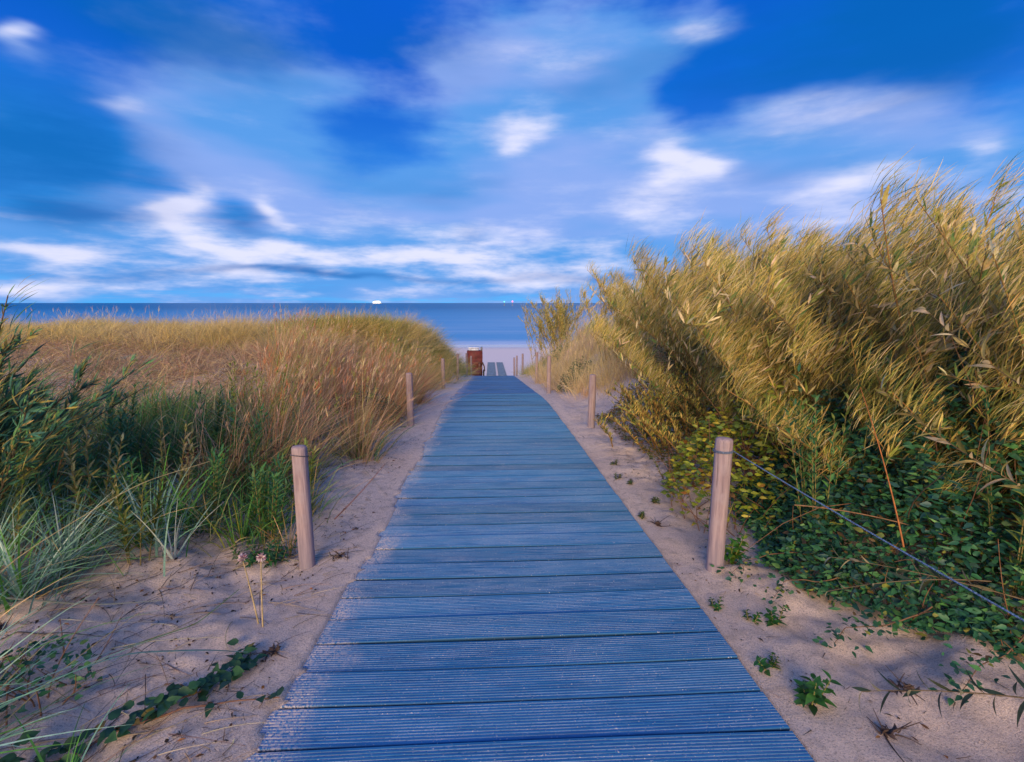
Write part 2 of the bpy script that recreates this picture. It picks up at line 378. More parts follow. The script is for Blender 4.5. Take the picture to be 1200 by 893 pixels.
def sea_mat():
    m, t, out = new_mat('sea_water')
    tc = t.node('ShaderNodeTexCoord'); P = tc.outputs['Object']
    sep = t.node('ShaderNodeSeparateXYZ'); t.l.new(P, sep.inputs[0]); y = sep.outputs[1]
    n1 = t.noise(t.mapping(P, (.012, .05, 1)), 1.0, 3, .5)
    roll = t.noise(t.mapping(P, (.010, .045, 1), (3, 8, 0)), 1.0, 2, .5)
    shallow = t.ramp(y, 95, 900, 1, 0)
    c = t.mix(shallow, (.002, .15, .36), (.05, .30, .60))
    wave = t.m('MULTIPLY', t.ramp(roll, .42, .75, 0, .8), t.ramp(y, 100, 420, 1, 0))
    foam = t.ramp(t.m('ADD', y, t.m('MULTIPLY', n1, 22)), 103, 125, 1, 0)
    c = t.mix(t.m('MULTIPLY', t.m('MAXIMUM', t.m('MULTIPLY', wave, .5), foam), .85), c, (.62, .66, .80))
    p = t.node('ShaderNodeBsdfPrincipled'); t.put(p.inputs['Base Color'], c)
    p.inputs['Roughness'].default_value = .38; p.inputs['IOR'].default_value = 1.33; p.inputs['Specular IOR Level'].default_value = .26
    t.put(p.inputs['Normal'], t.bump(t.noise(t.mapping(P, (.12, .4, 1)), 1.0, 4, .6), .35, 1.2))
    t.l.new(p.outputs[0], out.inputs[0])
    return m

def emit_mat(name, col, st):
    m, t, out = new_mat(name)
    e = t.node('ShaderNodeEmission'); e.inputs[0].default_value = (*col, 1); e.inputs[1].default_value = st
    t.l.new(e.outputs[0], out.inputs[0]); return m

M_SAND, M_BOARD, M_POST, M_SEA = sand_mat(), board_mat(), post_mat(), sea_mat()
M_GRASS = foliage_mat('dry_grass', .25, .65)
M_LEAF = foliage_mat('green_leaf', .25, .45, None, .3)
M_WILLOW = foliage_mat('willow_leaf', .3, .5, (.50, .40, .24, .55))
M_WILLOW_DARK = foliage_mat('dark_willow_leaf', .25, .5, (.10, .17, .15, .4))
M_STEM = plain_mat('bark', .75, .3, 40)
M_PAINT = plain_mat('weathered_paint', .6, .3, 6, .3)
M_ROPE = plain_mat('rope_fibre', .8, .35, 160, .8)

# ---------------------------------------------------------------- terrain
PX, HW = .094, .79                          # axis and half width of the boardwalk
_ys = np.linspace(-60, 400, 9201)
_sl = np.interp(_ys, [-60, -.5, 0, 6.5, 8.5, 18, 19.5, 35, 40, 56, 80, 96, 130], [0, 0, .043, .043, .113, .113, .16, .16, .045, .045, .035, .025, .025])
_zz = -np.concatenate([[0], np.cumsum((_sl[1:] + _sl[:-1]) / 2 * np.diff(_ys))]); _zz -= np.interp(0, _ys, _zz)
def zp(y): return np.interp(y, _ys, _zz)
def H(x, y):
    """height of the sand"""
    x = np.asarray(x, float); y = np.asarray(y, float)
    s = np.sign(x - PX); d = np.abs(x - PX) - HW; z0 = zp(y)
    DL = np.interp(y, [-60, 0, 3, 5, 7, 9, 11, 13, 16, 20, 26, 35, 40], [0, 0, .02, .10, .24, .36, .44, .40, .02, -1.05, -2.55, -4.1, -4.69])
    DR = np.interp(y, [-60, 0, 3, 5, 7, 9, 11, 13, 16, 20, 26, 35, 40], [0, .08, .16, .20, .30, .42, .45, .25, -.40, -1.3, -2.6, -4.1, -4.69])
    D = np.where(y > 40, z0, np.maximum(np.where(s < 0, DL, DR), z0))
    w = sst(d, .38 - .2 * sst(y, 10, 15), np.where(s < 0, 2.3 - .8 * sst(y, 10, 15), 1.7))
    z = z0 + (D - z0) * w
    near = np.exp(-np.maximum(y - 2, 0) / 25.) * (y < 60)
    hum = sst(d, .03, .5)
    z = z + near * hum * (vnoise(x, y, .42, 3) * .075 + vnoise(x, y, .19, 4) * .045 - np.abs(vnoise(x, y, .11, 9)) * .04 + vnoise(x, y, .085, 5) * .022 + vnoise(x, y, .045, 6) * .012)
    z = z + near * sst(d, .6, 2) * vnoise(x, y, 1.7, 8) * .22 * sst(y, 2.5, 6)
    # sand level against the boards: drifts over the left edge, a small step below the right one
    spill = .012 + .05 * (vnoise(y, y * 0, .30, 11) + .5) ** 2 + .03 * (vnoise(x, y, .07, 12) + .5) ** 2 + .012 * vnoise(x, y, .05, 14)
    left = np.where(d < -spill, -.05, .006 + .012 * sst(d, -.08, .25))
    right = np.where(d < .004, -.05, -.016 + .018 * sst(d, .02, .22) + .008 * (vnoise(y, y * 0, .12, 13)))
    e = np.where(s < 0, left, right)
    return z + np.where(y < 24.6, e, -.0)

def axis_grid(a, b, step, lo, hi, g=1.12):
    mid = list(np.arange(a, b, step)); up = []; v = mid[-1]; st = step
    while v < hi: st *= g; v += st; up.append(v)
    dn = []; v = a; st = step
    while v > lo: st *= g; v -= st; dn.append(v)
    return np.array(dn[::-1] + mid + up)
gx = axis_grid(-2.5, 2.3, .021, -600, 600, 1.10); gy = axis_grid(.9, 5.0, .021, -300, 135, 1.05)
X, Y = np.meshgrid(gx, gy)
g = Geo(); nx, ny = len(gx), len(gy)
i = (np.arange(ny - 1)[:, None] * nx + np.arange(nx - 1)[None, :])
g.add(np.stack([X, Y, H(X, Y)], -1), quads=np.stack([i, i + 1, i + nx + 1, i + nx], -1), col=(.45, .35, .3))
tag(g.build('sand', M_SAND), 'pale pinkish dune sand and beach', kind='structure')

g = Geo()
g.add([(-40000, 88, -6.84), (40000, 88, -6.84), (40000, 60000, -6.84), (-40000, 60000, -6.84)], quads=[(0, 1, 2, 3)], col=(0, .1, .2))
tag(g.build('sea', M_SEA), 'calm blue sea up to the horizon', kind='structure')

# ---------------------------------------------------------------- boardwalk
def boardwalk():
    g = Geo(); pitch = .155; y = 1.229 - pitch * 14; rnd = random.Random(4)
    while y < 23.4:
        w = pitch - rnd.choice((.004, .005, .005, .006, .007, .011)); tone = rnd.uniform(.25, .8)
        if rnd.random() < .12: tone *= .4
        fine = y < 9
        if fine:
            nr = 12; p = (w - .016) / nr; prof = [(0, -.028), (0, -.004), (.003, 0), (.005, 0)]; gr = [0, 0, 0, 0]
            for k in range(nr):
                o = .005 + k * p
                prof += [(o + p * .52, 0), (o + p * .58, -.002), (o + p * .94, -.002), (o + p, 0)]; gr += [0, 1, 1, 0]
            prof += [(w - .004, 0), (w, -.005), (w, -.028)]; gr += [0, 0, 0]
        else:
            prof = [(0, -.028), (0, -.003), (.004, 0), (w - .004, 0), (w, -.003), (w, -.028)]; gr = [0, .1, .18, .18, .1, 0]
        prof = np.array(prof); gr = np.array(gr)
        nxs = 15
        xl, xr = PX - HW + rnd.uniform(-.003, .003), PX + HW + rnd.uniform(-.0025, .0025)
        xs = np.linspace(xl, xr, nxs)
        dz = rnd.uniform(-.0022, .0022); tl = rnd.uniform(-.003, .003); cup = rnd.uniform(-.006, .006); sl = rnd.uniform(-.014, .014)
        Xv = np.repeat(xs[:, None], len(prof), 1); u = (Xv - PX) / HW
        yy = y + prof[None, :, 0] + 0 * Xv + .003 * u
        zz = zp(yy) + prof[None, :, 1] + dz + tl * u + cup * (1 - u * u) + sl * (prof[None, :, 0] - w / 2)
        v = np.stack([Xv, yy, zz], -1)
        n = len(prof); ii = np.arange(nxs - 1)[:, None] * n + np.arange(n - 1)[None, :]
        q = np.stack([ii, ii + n, ii + n + 1, ii + 1], -1)
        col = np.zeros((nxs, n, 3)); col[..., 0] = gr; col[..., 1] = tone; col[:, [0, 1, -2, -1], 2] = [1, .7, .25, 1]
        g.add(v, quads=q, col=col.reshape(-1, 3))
        # sawn ends
        for e in (0, nxs - 1):
            top = v[e]; bot = top.copy(); bot[:, 2] = top[:, 2].min() - .002
            m = len(top); k = np.arange(m - 1)
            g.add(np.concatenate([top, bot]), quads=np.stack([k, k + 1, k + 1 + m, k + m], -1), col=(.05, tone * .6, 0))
        y += pitch
    # bearers below the boards
    for x in (-.62, -.05, .52):
        yy = np.linspace(-.9, 23.4, 60); zz = zp(yy) - .032
        v = np.concatenate([np.stack([yy * 0 + PX + x + a, yy, zz - b], -1) for a, b in ((0, 0), (.06, 0), (.06, .02), (0, .02))])
        k = np.arange(59); q = np.concatenate([np.stack([k + 60 * a, k + 1 + 60 * a, k + 1 + 60 * ((a + 1) % 4), k + 60 * ((a + 1) % 4)], -1) for a in range(4)])
        g.add(v, quads=q, col=(0, .2, 0))
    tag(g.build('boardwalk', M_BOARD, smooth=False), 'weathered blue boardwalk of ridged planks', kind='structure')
boardwalk()

# ---------------------------------------------------------------- posts, rope, mats, beach chair
def post(x, y, h, r, lean, label, seed):
    r = r * .85
    rr = np.random.default_rng(seed); z0 = float(H(x, y)) - .12
    g = Geo(); n = 14; sides = 24; th = np.arange(sides) / sides * 2 * np.pi
    tz = np.concatenate([np.linspace(0, h + .12 - .016, n), [h + .12 - .006, h + .12, h + .12 + .004, h + .12 + .004]])
    rs = np.concatenate([r * (1 + .03 * rr.standard_normal(n).cumsum() / 4) * np.linspace(1.03, .97, n), [r * .95, r * .86, r * .45, .001]])
    ob = 1 + .03 * np.cos(2 * th + rr.uniform(0, 6)) + .015 * np.cos(5 * th + rr.uniform(0, 6))
    v = np.stack([rs[:, None] * ob * np.cos(th) + (tz * lean[0])[:, None], rs[:, None] * ob * np.sin(th) + (tz * lean[1])[:, None], np.repeat(tz[:, None], sides, 1) - .12], -1)
    k = len(tz); i = np.arange(k - 1)[:, None] * sides + np.arange(sides); j = np.arange(k - 1)[:, None] * sides + (np.arange(sides) + 1) % sides
    g.add(v.reshape(-1, 3) + np.array([x, y, z0 + .12]), quads=np.stack([i, j, j + sides, i + sides], -1), col=(.4, .3, .28))
    o = g.build('wooden_post', M_POST, loc=(x, y, z0 + .12))
    return tag(o, label, 'post', 'round wooden posts along the boardwalk')

POSTS = [
    (-.925, 2.30, .62, .0425, (.005, -.01), 'big pinkish round wooden post by the flowering green herb'),
    (-.95, 5.63, .62, .046, (.0, .0), 'weathered grey wooden post standing below the rusty tall grass'),
    (-1.05, 10.6, .66, .046, (.0, .01), 'third wooden post along the rusty grass side of the boardwalk'),
    (-1.00, 14.4, .78, .046, (.02, .0), 'fourth wooden post, slim lilac one on the rusty grass side'),
    (-.90, 18.0, .86, .046, (.0, .0), 'blue grey post second from the hooded beach chair'),
    (-.89, 21.8, .92, .046, (.0, .0), 'far dark post closest to the hooded beach chair'),
    (1.085, 2.16, .66, .0455, (.0, -.01), 'tall pale round post with the rope tied to its top'),
    (1.17, 5.52, .62, .048, (.01, .0), 'pinkish brown wooden post below the pale straw grass'),
    (1.10, 9.10, .72, .046, (.0, .0), 'lilac wooden post beside the dark green sand shrub'),
    (1.22, 12.9, .82, .046, (.01, .0), 'slim blue lilac post in front of the far willow shrub'),
    (1.25, 19.0, .84, .046, (.0, .0), 'far bluish post third from the end on the willow side'),
    (1.16, 21.6, .92, .046, (.0, .0), 'thin dark teal post second from the end, willow side'),
    (1.17, 24.0, .95, .055, (-.01, .0), 'stubby dark post last in line towards the beach, willow side'),
]
for k, (x, y, h, r, ln, lab) in enumerate(POSTS): post(x, y, h, r, ln, lab, 20 + k)
post(1.16, -1.1, .66, .05, (0, 0), 'post behind the viewpoint carrying the near end of the rope', 77)

def twisted(g, pts, r, col, turns=90):
    pts = np.asarray(pts, float); n = len(pts)
    T = unit(np.gradient(pts, axis=0)); a = unit(np.cross(T, [0, 0, 1.])); b = np.cross(T, a)
    ph = np.linspace(0, turns * 2 * np.pi, n)
    P = [pts + r * .55 * (a * np.cos(ph + o)[:, None] + b * np.sin(ph + o)[:, None]) for o in (0, 2.094, 4.189)]
    tubes(g, np.array(P), r * .62, 5, col)
tx, ty = 1.085, 2.153
tt = np.linspace(0, 1, 420)
A0 = np.array([tx + .042, ty - .015, float(H(1.09, 2.16)) + .60]); B0 = np.array([1.16 + .045, -1.1, float(H(1.16, -1.1)) + .60])
P = A0 + (B0 - A0) * tt[:, None]; P[:, 2] -= .08 * 4 * tt * (1 - tt); P[:, 0] += .07 * 4 * tt * (1 - tt)
g = Geo(); twisted(g, P, .0027, (.13, .21, .36), 150)
th = np.linspace(0, 2 * np.pi * 2.2, 90)
rp = thing('rope', 'blue grey twisted rope running from the tall pale post past the bramble', 'rope', tuple(A0))
g.build('strand', M_ROPE, rp)
g = Geo(); twisted(g, np.stack([tx - .001 + .0415 * np.cos(th), ty + .0415 * np.sin(th), A0[2] + .006 * (th / 6.28 - 1)], -1), .0032, (.12, .15, .24), 36)
g.build('knot', M_ROPE, rp)
th = np.linspace(0, 2 * np.pi * 1.1, 60); zt = float(H(-.93, 2.3)) + .575
g = Geo(); twisted(g, np.stack([-.922 + .039 * np.cos(th), 2.294 + .039 * np.sin(th), zt + .012 * np.cos(th + 2)], -1), .0026, (.10, .09, .12), 24)
tag(g.build('rope_loop', M_ROPE), 'thin dark rope loop round the top of the big pinkish post', 'rope')

def mat_strip(x0, x1, label):
    g = Geo(); ys = np.linspace(39.0, 53.5, 90); xs = np.linspace(x0, x1, 4)
    Xm, Ym = np.meshgrid(xs, ys); Zm = H(Xm, Ym) + .05 + .02 * np.cos(Ym * 9)
    for dz, flip in ((0, 0), (-.03, 1)):
        i = np.arange(89)[:, None] * 4 + np.arange(3); q = np.stack([i, i + 1, i + 5, i + 4], -1)
        g.add(np.stack([Xm, Ym, Zm + dz], -1), quads=q[..., ::-1] if flip else q, col=(.17, .21, .23))
    e = [(k, k + 4, k + 364, k + 360) for c in (0, 3) for k in range(c, 356, 4)] + [(k, k + 1, k + 361, k + 360) for r_ in (0, 356) for k in range(r_, r_ + 3)]
    g.q.append(np.array(e))
    tag(g.build('beach_mat', M_PAINT), label, 'beach mat', 'grey walking mats on the beach')
mat_strip(-.36, .42, 'wider grey mat strip on the beach, nearer the beach chair')
mat_strip(.60, 1.28, 'grey mat strip on the beach, on the side of the far willow')

def beach_chair():
    x, y = -.88, 26.8; z = float(H(x, y))
    t = thing('beach_chair', 'red brown hooded beach chair with white top beyond the boardwalk end', 'beach chair', (x, y, z)); t.scale = (.86, .9, .92)
    g = Geo(); red = (.12, .020, .018)
    # seat box with the flared hood above it, profile in y-z swept along x
    prof = [(-.35, .12), (-.40, .55), (-.30, .85), (-.42, 1.25), (-.44, 1.62), (.30, 1.62), (.42, 1.2), (.40, .6), (.36, .12)]
    n = len(prof)
    for sx in (-.46, .46):
        pass
    v = np.array([(x + sx * (1 + .06 * (pz > 1)), y + py, z + pz) for sx in (-.46, .46) for py, pz in prof])
    q = [(k, (k + 1) % n, (k + 1) % n + n, k + n) for k in range(n)]
    g.add(v, quads=q, tris=[(0, k, k + 1) for k in range(1, n - 1)] + [(n, n + k + 1, n + k) for k in range(1, n - 1)], col=red)
    for k in range(9): box(g, (x, y - .425 + .0 * k, z + 1.22 + .045 * k), (.94, .03, .028), (.15, .026, .020))
    hd = g.build('hood', M_PAINT, t)
    g = Geo(); box(g, (x - .06, y - .06, z + 1.71), (.62, .70, .12), (.55, .55, .60)); box(g, (x - .06, y - .06, z + 1.81), (.70, .7, .03), (.7, .7, .75)); g.build('canopy_top', M_PAINT, t)
    g = Geo(); box(g, (x + .43, y - .08, z + 1.73), (.12, .5, .20), (.20, .2, .22)); g.build('roof_bracket', M_PAINT, t)
    g = Geo(); box(g, (x + .02, y - .47, z + .32), (.72, .12, .40), (.10, .03, .03)); g.build('footrest', M_PAINT, t)
    g = Geo(); box(g, (x + .30, y - .45, z + .72), (.16, .1, .50), (.10, .03, .02)); g.build('armrest', M_PAINT, t)
    for yy in (-.28, .22):
        g = Geo(); lathe(g, [(.03, -.05), (.19, -.05), (.22, -.03), (.22, .03), (.19, .05), (.03, .05)], (x + .55, y + yy, z + .22), 18, (.02, .02, .02), 'x'); g.build('wheel', M_PAINT, t)
    g = Geo(); tubes(g, np.array([[(x + .48, y - .38, z + .95), (x + .60, y - .40, z + .70), (x + .62, y - .40, z + .42)]]), .05, 6, (.06, .03, .03)); g.build('handle', M_PAINT, hd)
beach_chair()

# ---------------------------------------------------------------- things out at sea
def ferry():
    y = 5200.; x = (-156 / 570.) * y * .99 + .0437 * y; z = -6.84
    t = thing('ferry', 'brightly lit white ferry on the horizon', 'ship', (x, y, z))
    g = Geo()
    hull = [(-46, 0), (-48, 9), (48, 9), (40, 0)]
    v = np.array([(x + a, y + s, z + b) for s in (-7, 7) for a, b in hull]); g.add(v, quads=[(0, 1, 2, 3), (4, 7, 6, 5), (0, 4, 5, 1), (1, 5, 6, 2), (2, 6, 7, 3), (3, 7, 4, 0)], col=(.7, .7, .72)); g.build('hull', M_PAINT, t)
    g = Geo(); box(g, (x - 4, y, z + 15), (78, 12, 12), (.8, .8, .8)); box(g, (x + 6, y, z + 25), (50, 10, 8), (.8, .8, .8)); up = g.build('superstructure', M_PAINT, t)
    g = Geo()
    for k in range(4): box(g, (x - 4 + (2 if k > 2 else 0), y - 6.8 + (k == 3) * 1.2, z + 10.5 + 4.6 * k), (74 - 22 * (k == 3), .6, 3.0), (1, .9, .8))
    g.build('lit_window_row', emit_mat('ship_light', (1, .9, .85), 4.0), up)
    g = Geo(); box(g, (x - 20, y, z + 33), (7, 5, 9), (.3, .2, .2)); g.build('funnel', M_PAINT, t)
    g = Geo(); tubes(g, np.array([[(x + 22, y, z + 28), (x + 22, y, z + 40)]]), .8, 6, (.6, .6, .6)); g.build('mast', M_PAINT, t)
ferry()
def beacon(dx, lab, col, r):
    y = 1500.; x = (dx / 570.) * y * .99 + .0437 * y; z = -6.84
    t = thing('light_beacon', lab, 'beacon', (x, y, z), 'lit sea beacons')
    g = Geo(); lathe(g, [(2.2, 0), (2.0, 1.5), (.9, 2.0), (.6, 9.0), (1.2, 9.2), (1.2, 9.6), (.01, 9.6)], (x, y, z), 12, (.2, .2, .22)); g.build('tower', M_PAINT, t)
    g = Geo(); a = np.linspace(0, np.pi, 9); lathe(g, np.stack([r * np.sin(a) + .001, -r * np.cos(a)], -1), (x, y, z + 10.0 + r), 14, col); g.build('lantern', emit_mat(lab[:12], col, 2.2), t)
beacon(-9, 'small beacon on the horizon with a green light', (.15, 1.0, .75), 1.6)
beacon(.5, 'beacon on the horizon with a pinkish red light', (1.0, .22, .42), 2.4)

# ---------------------------------------------------------------- grass masses
GOLD = (.66, .44, .12); STRAW = (.68, .54, .28); PINKST = (.58, .38, .27); RUST = (.46, .17, .075); OLIVE = (.26, .28, .05); GREEN = (.085, .27, .055); TEAL = (.07, .24, .15); BROWN = (.16, .10, .06)

def tussocks(g, cx, cy, n, spread, L, W, tilt, lean, pal, wts, k=4, curl=.45, tipcol=None, tipmix=.5, lump=0.0):
    """fountains of blades round each centre"""
    m = len(cx) * n; ci = np.repeat(np.arange(len(cx)), n)
    a = U(0, 2 * np.pi, m); r = np.abs(rng.standard_normal(m)) * spread
    x = cx[ci] + r * np.cos(a); y = cy[ci] + r * np.sin(a); z = H(x, y) - .01
    base = np.stack([x, y, z], -1)
    ta = tilt * (r / spread) * .45 + np.abs(rng.standard_normal(m)) * tilt * .5
    out = np.stack([np.cos(a), np.sin(a), np.zeros(m)], -1)
    d = unit(out * np.sin(ta)[:, None] + np.array([0, 0, 1.]) * np.cos(ta)[:, None] + np.asarray(lean) * U(.5, 1.3, (m, 1)))
    hd = unit(d * [1, 1, 0] + 1e-6); c = curl * U(.2, 1.3, (m, 1))
    bend = hd * c * .8 - np.array([0, 0, 1.]) * c * .55 + np.asarray(lean) * .5
    hs = np.repeat(U(.6, 1.25, len(cx)) * (1 + lump * vnoise(cx, cy, 1.3, 37)), n)
    Lg = U(L[0], L[1], m) * hs
    side = unit(np.cross(d, out) + rng.standard_normal((m, 3)) * .5)
    tone = np.repeat(U(.8, 1.2, (len(cx), 1)), n, 0)
    cb = (colmix(pal, wts, m) * .35 + np.repeat(colmix(pal, wts, len(cx), .12), n, 0) * .65) * tone
    ct = cb if tipcol is None else cb * (1 - tipmix) + np.asarray(tipcol) * tone * tipmix
    ribbons(g, base, d, bend, Lg, U(W[0], W[1], m), side, k, cb, ct)

def plumes(g, cx, cy, per, L, lean, pal, wts, plume=.12):
    """flowering stalks: a hair thin stem ended by a loose spike"""
    m = len(cx) * per; ci = np.repeat(np.arange(len(cx)), per)
    x = cx[ci] + rng.standard_normal(m) * .06; y = cy[ci] + rng.standard_normal(m) * .06
    base = np.stack([x, y, H(x, y)], -1)
    d = unit(np.array([0, 0, 1.]) + rng.standard_normal((m, 3)) * [.16, .16, 0] + np.asarray(lean))
    bend = rng.standard_normal((m, 3)) * .05 + np.asarray(lean) * .5
    Lg = U(L[0], L[1], m); col = colmix(pal, wts, m)
    ribbons(g, base, d, bend, Lg, .0035, unit(np.cross(d, rng.standard_normal((m, 3)))), 4, col, col)
    tip = base + Lg[:, None] * (d * .86 + bend * .74)
    for _ in range(5):
        dd = unit(d + bend * 1.6 + rng.standard_normal((m, 3)) * .16)
        ribbons(g, tip + rng.standard_normal((m, 3)) * .006 + dd * U(-.05, .02, (m, 1)), dd, rng.standard_normal((m, 3)) * .08, U(.5, 1.1, m) * plume, .0045, unit(np.cross(dd, rng.standard_normal((m, 3)))), 2, col * 1.15, col * 1.15, True)

def scatter(n, x0, x1, y0, y1, keep):
    x = U(x0, x1, n); y = U(y0, y1, n); k = keep(x, y); return x[k], y[k]
def dist(x): return np.abs(x - PX) - HW

# straw coloured marram along the crest of the left dune
cx, cy = scatter(1500, -16, -1.3, 7.6, 15.5, lambda x, y: (dist(x) > .45 + np.maximum(0, 10 - y) * .32) & (y > 7.9 + .2 * np.abs(x) * .5) & (vnoise(x, y, .9, 33) > -.2))
g = Geo(); tussocks(g, cx, cy, 80, .13, (.38, .74), (.004, .007), .75, (.10, -.02, 0), [GOLD, STRAW, PINKST, OLIVE], [6, 4, 1.2, 1.2], 3, .5, (.80, .64, .26), .5, .8)
plumes(g, cx[::5], cy[::5], 1, (.5, .75), (.12, 0, 0), [STRAW, PINKST], [1, 1])
tag(g.build('dune_grass', M_GRASS), 'straw coloured marram grass along the dune crest, on the beach chair side', 'grass', kind='stuff')
# matted pinkish brown grass on the slope in front of it
cx, cy = scatter(2300, -13, -1.7, 4.2, 10.5, lambda x, y: (dist(x) > .9 + .05 * y) & (y > 3.7 - .28 * x * .4 - .2))
g = Geo(); tussocks(g, cx, cy, 44, .11, (.14, .46), (.004, .008), .95, (.10, -.03, 0), [PINKST, BROWN, RUST, STRAW, OLIVE], [5, 2.5, 1, 2, .8], 3, .8)
tag(g.build('matted_grass', M_GRASS), 'matted pinkish brown grass on the slope below the dune crest', 'grass', kind='stuff')
# rusty tall grass by the boardwalk
cx, cy = scatter(190, -3.4, -1.05, 3.1, 8.2, lambda x, y: (dist(x) > .38 + .05 * np.maximum(0, 4.2 - y)) & (x > -1.0 - .33 * (y - .5) + .5 * vnoise(x, y, .7, 35)))
g = Geo(); tussocks(g, cx, cy, 62, .075, (.35, .85), (.003, .007), .5, (.14, -.03, 0), [RUST, PINKST, OLIVE, GOLD, GREEN], [4.5, 4.5, 2.5, 2, 1.5], 4, .35, PINKST, .4, .5)
plumes(g, cx, cy, 6, (.6, .95), (.16, 0, 0), [RUST, PINKST, STRAW, OLIVE], [2, 3, 1, 1], .07)
tag(g.build('rusty_grass', M_GRASS), 'tall thin rusty red grass leaning towards the boardwalk', 'grass', kind='stuff')
# yellow green grass where the dune runs down to the beach
cx, cy = scatter(520, -4.5, -.9, 9.5, 22.6, lambda x, y: (dist(x) > .42 + .05 * np.maximum(0, 14 - y)))
g = Geo(); tussocks(g, cx, cy, 80, .14, (.36, .78), (.006, .010), .65, (.0, 0, 0), [OLIVE, GOLD, GREEN, STRAW], [4, 3.5, 2, 1.5], 3, .45)
tag(g.build('yellow_green_grass', M_GRASS), 'yellow green grass running down beside the far posts', 'grass', kind='stuff')
# dark green blades and herbs at the left foreground
cx, cy = scatter(950, -7, -1.2, 2.3, 5.0, lambda x, y: (dist(x) > .50 + .25 * (y < 2.6)) & (y > 2.38 + .05 * np.abs(x)) & (np.hypot(x + 1.17, y - 2.36) > .3) & (np.hypot(x + 1.57, y - 2.3) > .26) & (vnoise(x, y, .5, 31) > -.22) & (x < -1.2 - .5 * np.maximum(0, y - 3.2)))
g = Geo(); tussocks(g, cx, cy, 36, .09, (.18, .50), (.006, .013), .45, (.08, -.03, 0), [GREEN, TEAL, OLIVE, BROWN, STRAW, RUST], [5, 3, 3, 1.6, 1, 1.2], 4, .45)
tag(g.build('green_grass', M_GRASS), 'dark green grass in front of the brown dune slope', 'grass', kind='stuff')
# pale straw grass on the right bank
cx, cy = scatter(420, 1.25, 6.5, 6.6, 13.5, lambda x, y: (dist(x) > .42 + .13 * np.maximum(0, 9 - y)))
g = Geo(); tussocks(g, cx, cy, 90, .13, (.42, .8), (.004, .007), .5, (.08, -.02, 0), [STRAW, GOLD, PINKST, OLIVE], [6, 2.5, 3, .4], 3, .45, (.86, .70, .42), .6, .5)
plumes(g, cx, cy, 3, (.7, 1.0), (.1, 0, 0), [STRAW, PINKST], [1, 1])
tag(g.build('straw_grass', M_GRASS), 'pale straw grass on the bank on the willow side', 'grass', kind='stuff')
cx, cy = scatter(150, 1.3, 5, 13, 22, lambda x, y: dist(x) > .35)
g = Geo(); tussocks(g, cx, cy, 60, .14, (.3, .6), (.005, .009), .6, (.08, 0, 0), [OLIVE, GOLD, GREEN, STRAW], [4, 3.5, 2, 1.5], 3, .45)
tag(g.build('bank_grass', M_GRASS), 'short olive grass around the far willow side posts', 'grass', kind='stuff')
# sparse blades and litter over the sand
g = Geo()
x = np.concatenate([U(-2.6, -.72, 7000), U(.92, 2.2, 2400)]); y = U(.9, 6, len(x)); k = dist(x) > .02 + .0 * y; x, y = x[k], y[k]
keep = vnoise(x, y, .35, 41) + .25 * (x < 0) > U(-.2, .5, len(x)); x, y = x[keep], y[keep]
a = U(0, 6.28, len(x)); d = np.stack([np.cos(a), np.sin(a), U(-.05, .15, len(x))], -1)
ribbons(g, np.stack([x, y, H(x, y) + .004], -1), d, rng.standard_normal((len(x), 3)) * [.3, .3, .04], U(.008, .06, len(x)) * U(.4, 1.6, len(x)), U(.0012, .0035, len(x)), unit(np.cross(d, [0, 0, 1.])), 3, colmix([BROWN, (.07, .05, .04), PINKST, STRAW], [3, 3, 1, 1], len(x)))
xx = np.concatenate([U(-2.4, -.75, 2600), U(.92, 2.0, 900)]); yy = U(1.0, 5.5, len(xx)); kk = vnoise(xx, yy, .3, 43) > .02; xx, yy = xx[kk], yy[kk]
a = U(0, 6.28, len(xx)); d = np.stack([np.cos(a), np.sin(a), U(0, .3, len(xx))], -1)
leaves(g, np.stack([xx, yy, H(xx, yy) + .004], -1), d, np.array([0, 0, 1.]) + rng.standard_normal((len(xx), 3)) * .4, U(.005, .026, len(xx)), U(.004, .012, len(xx)), colmix([(.10, .05, .03), (.05, .035, .03), (.28, .12, .04)], [3, 3, 1], len(xx)), 3, .4, .2)
tag(g.build('leaf_litter', M_GRASS), 'dead leaves and straw bits scattered over the sand', 'litter', kind='stuff')

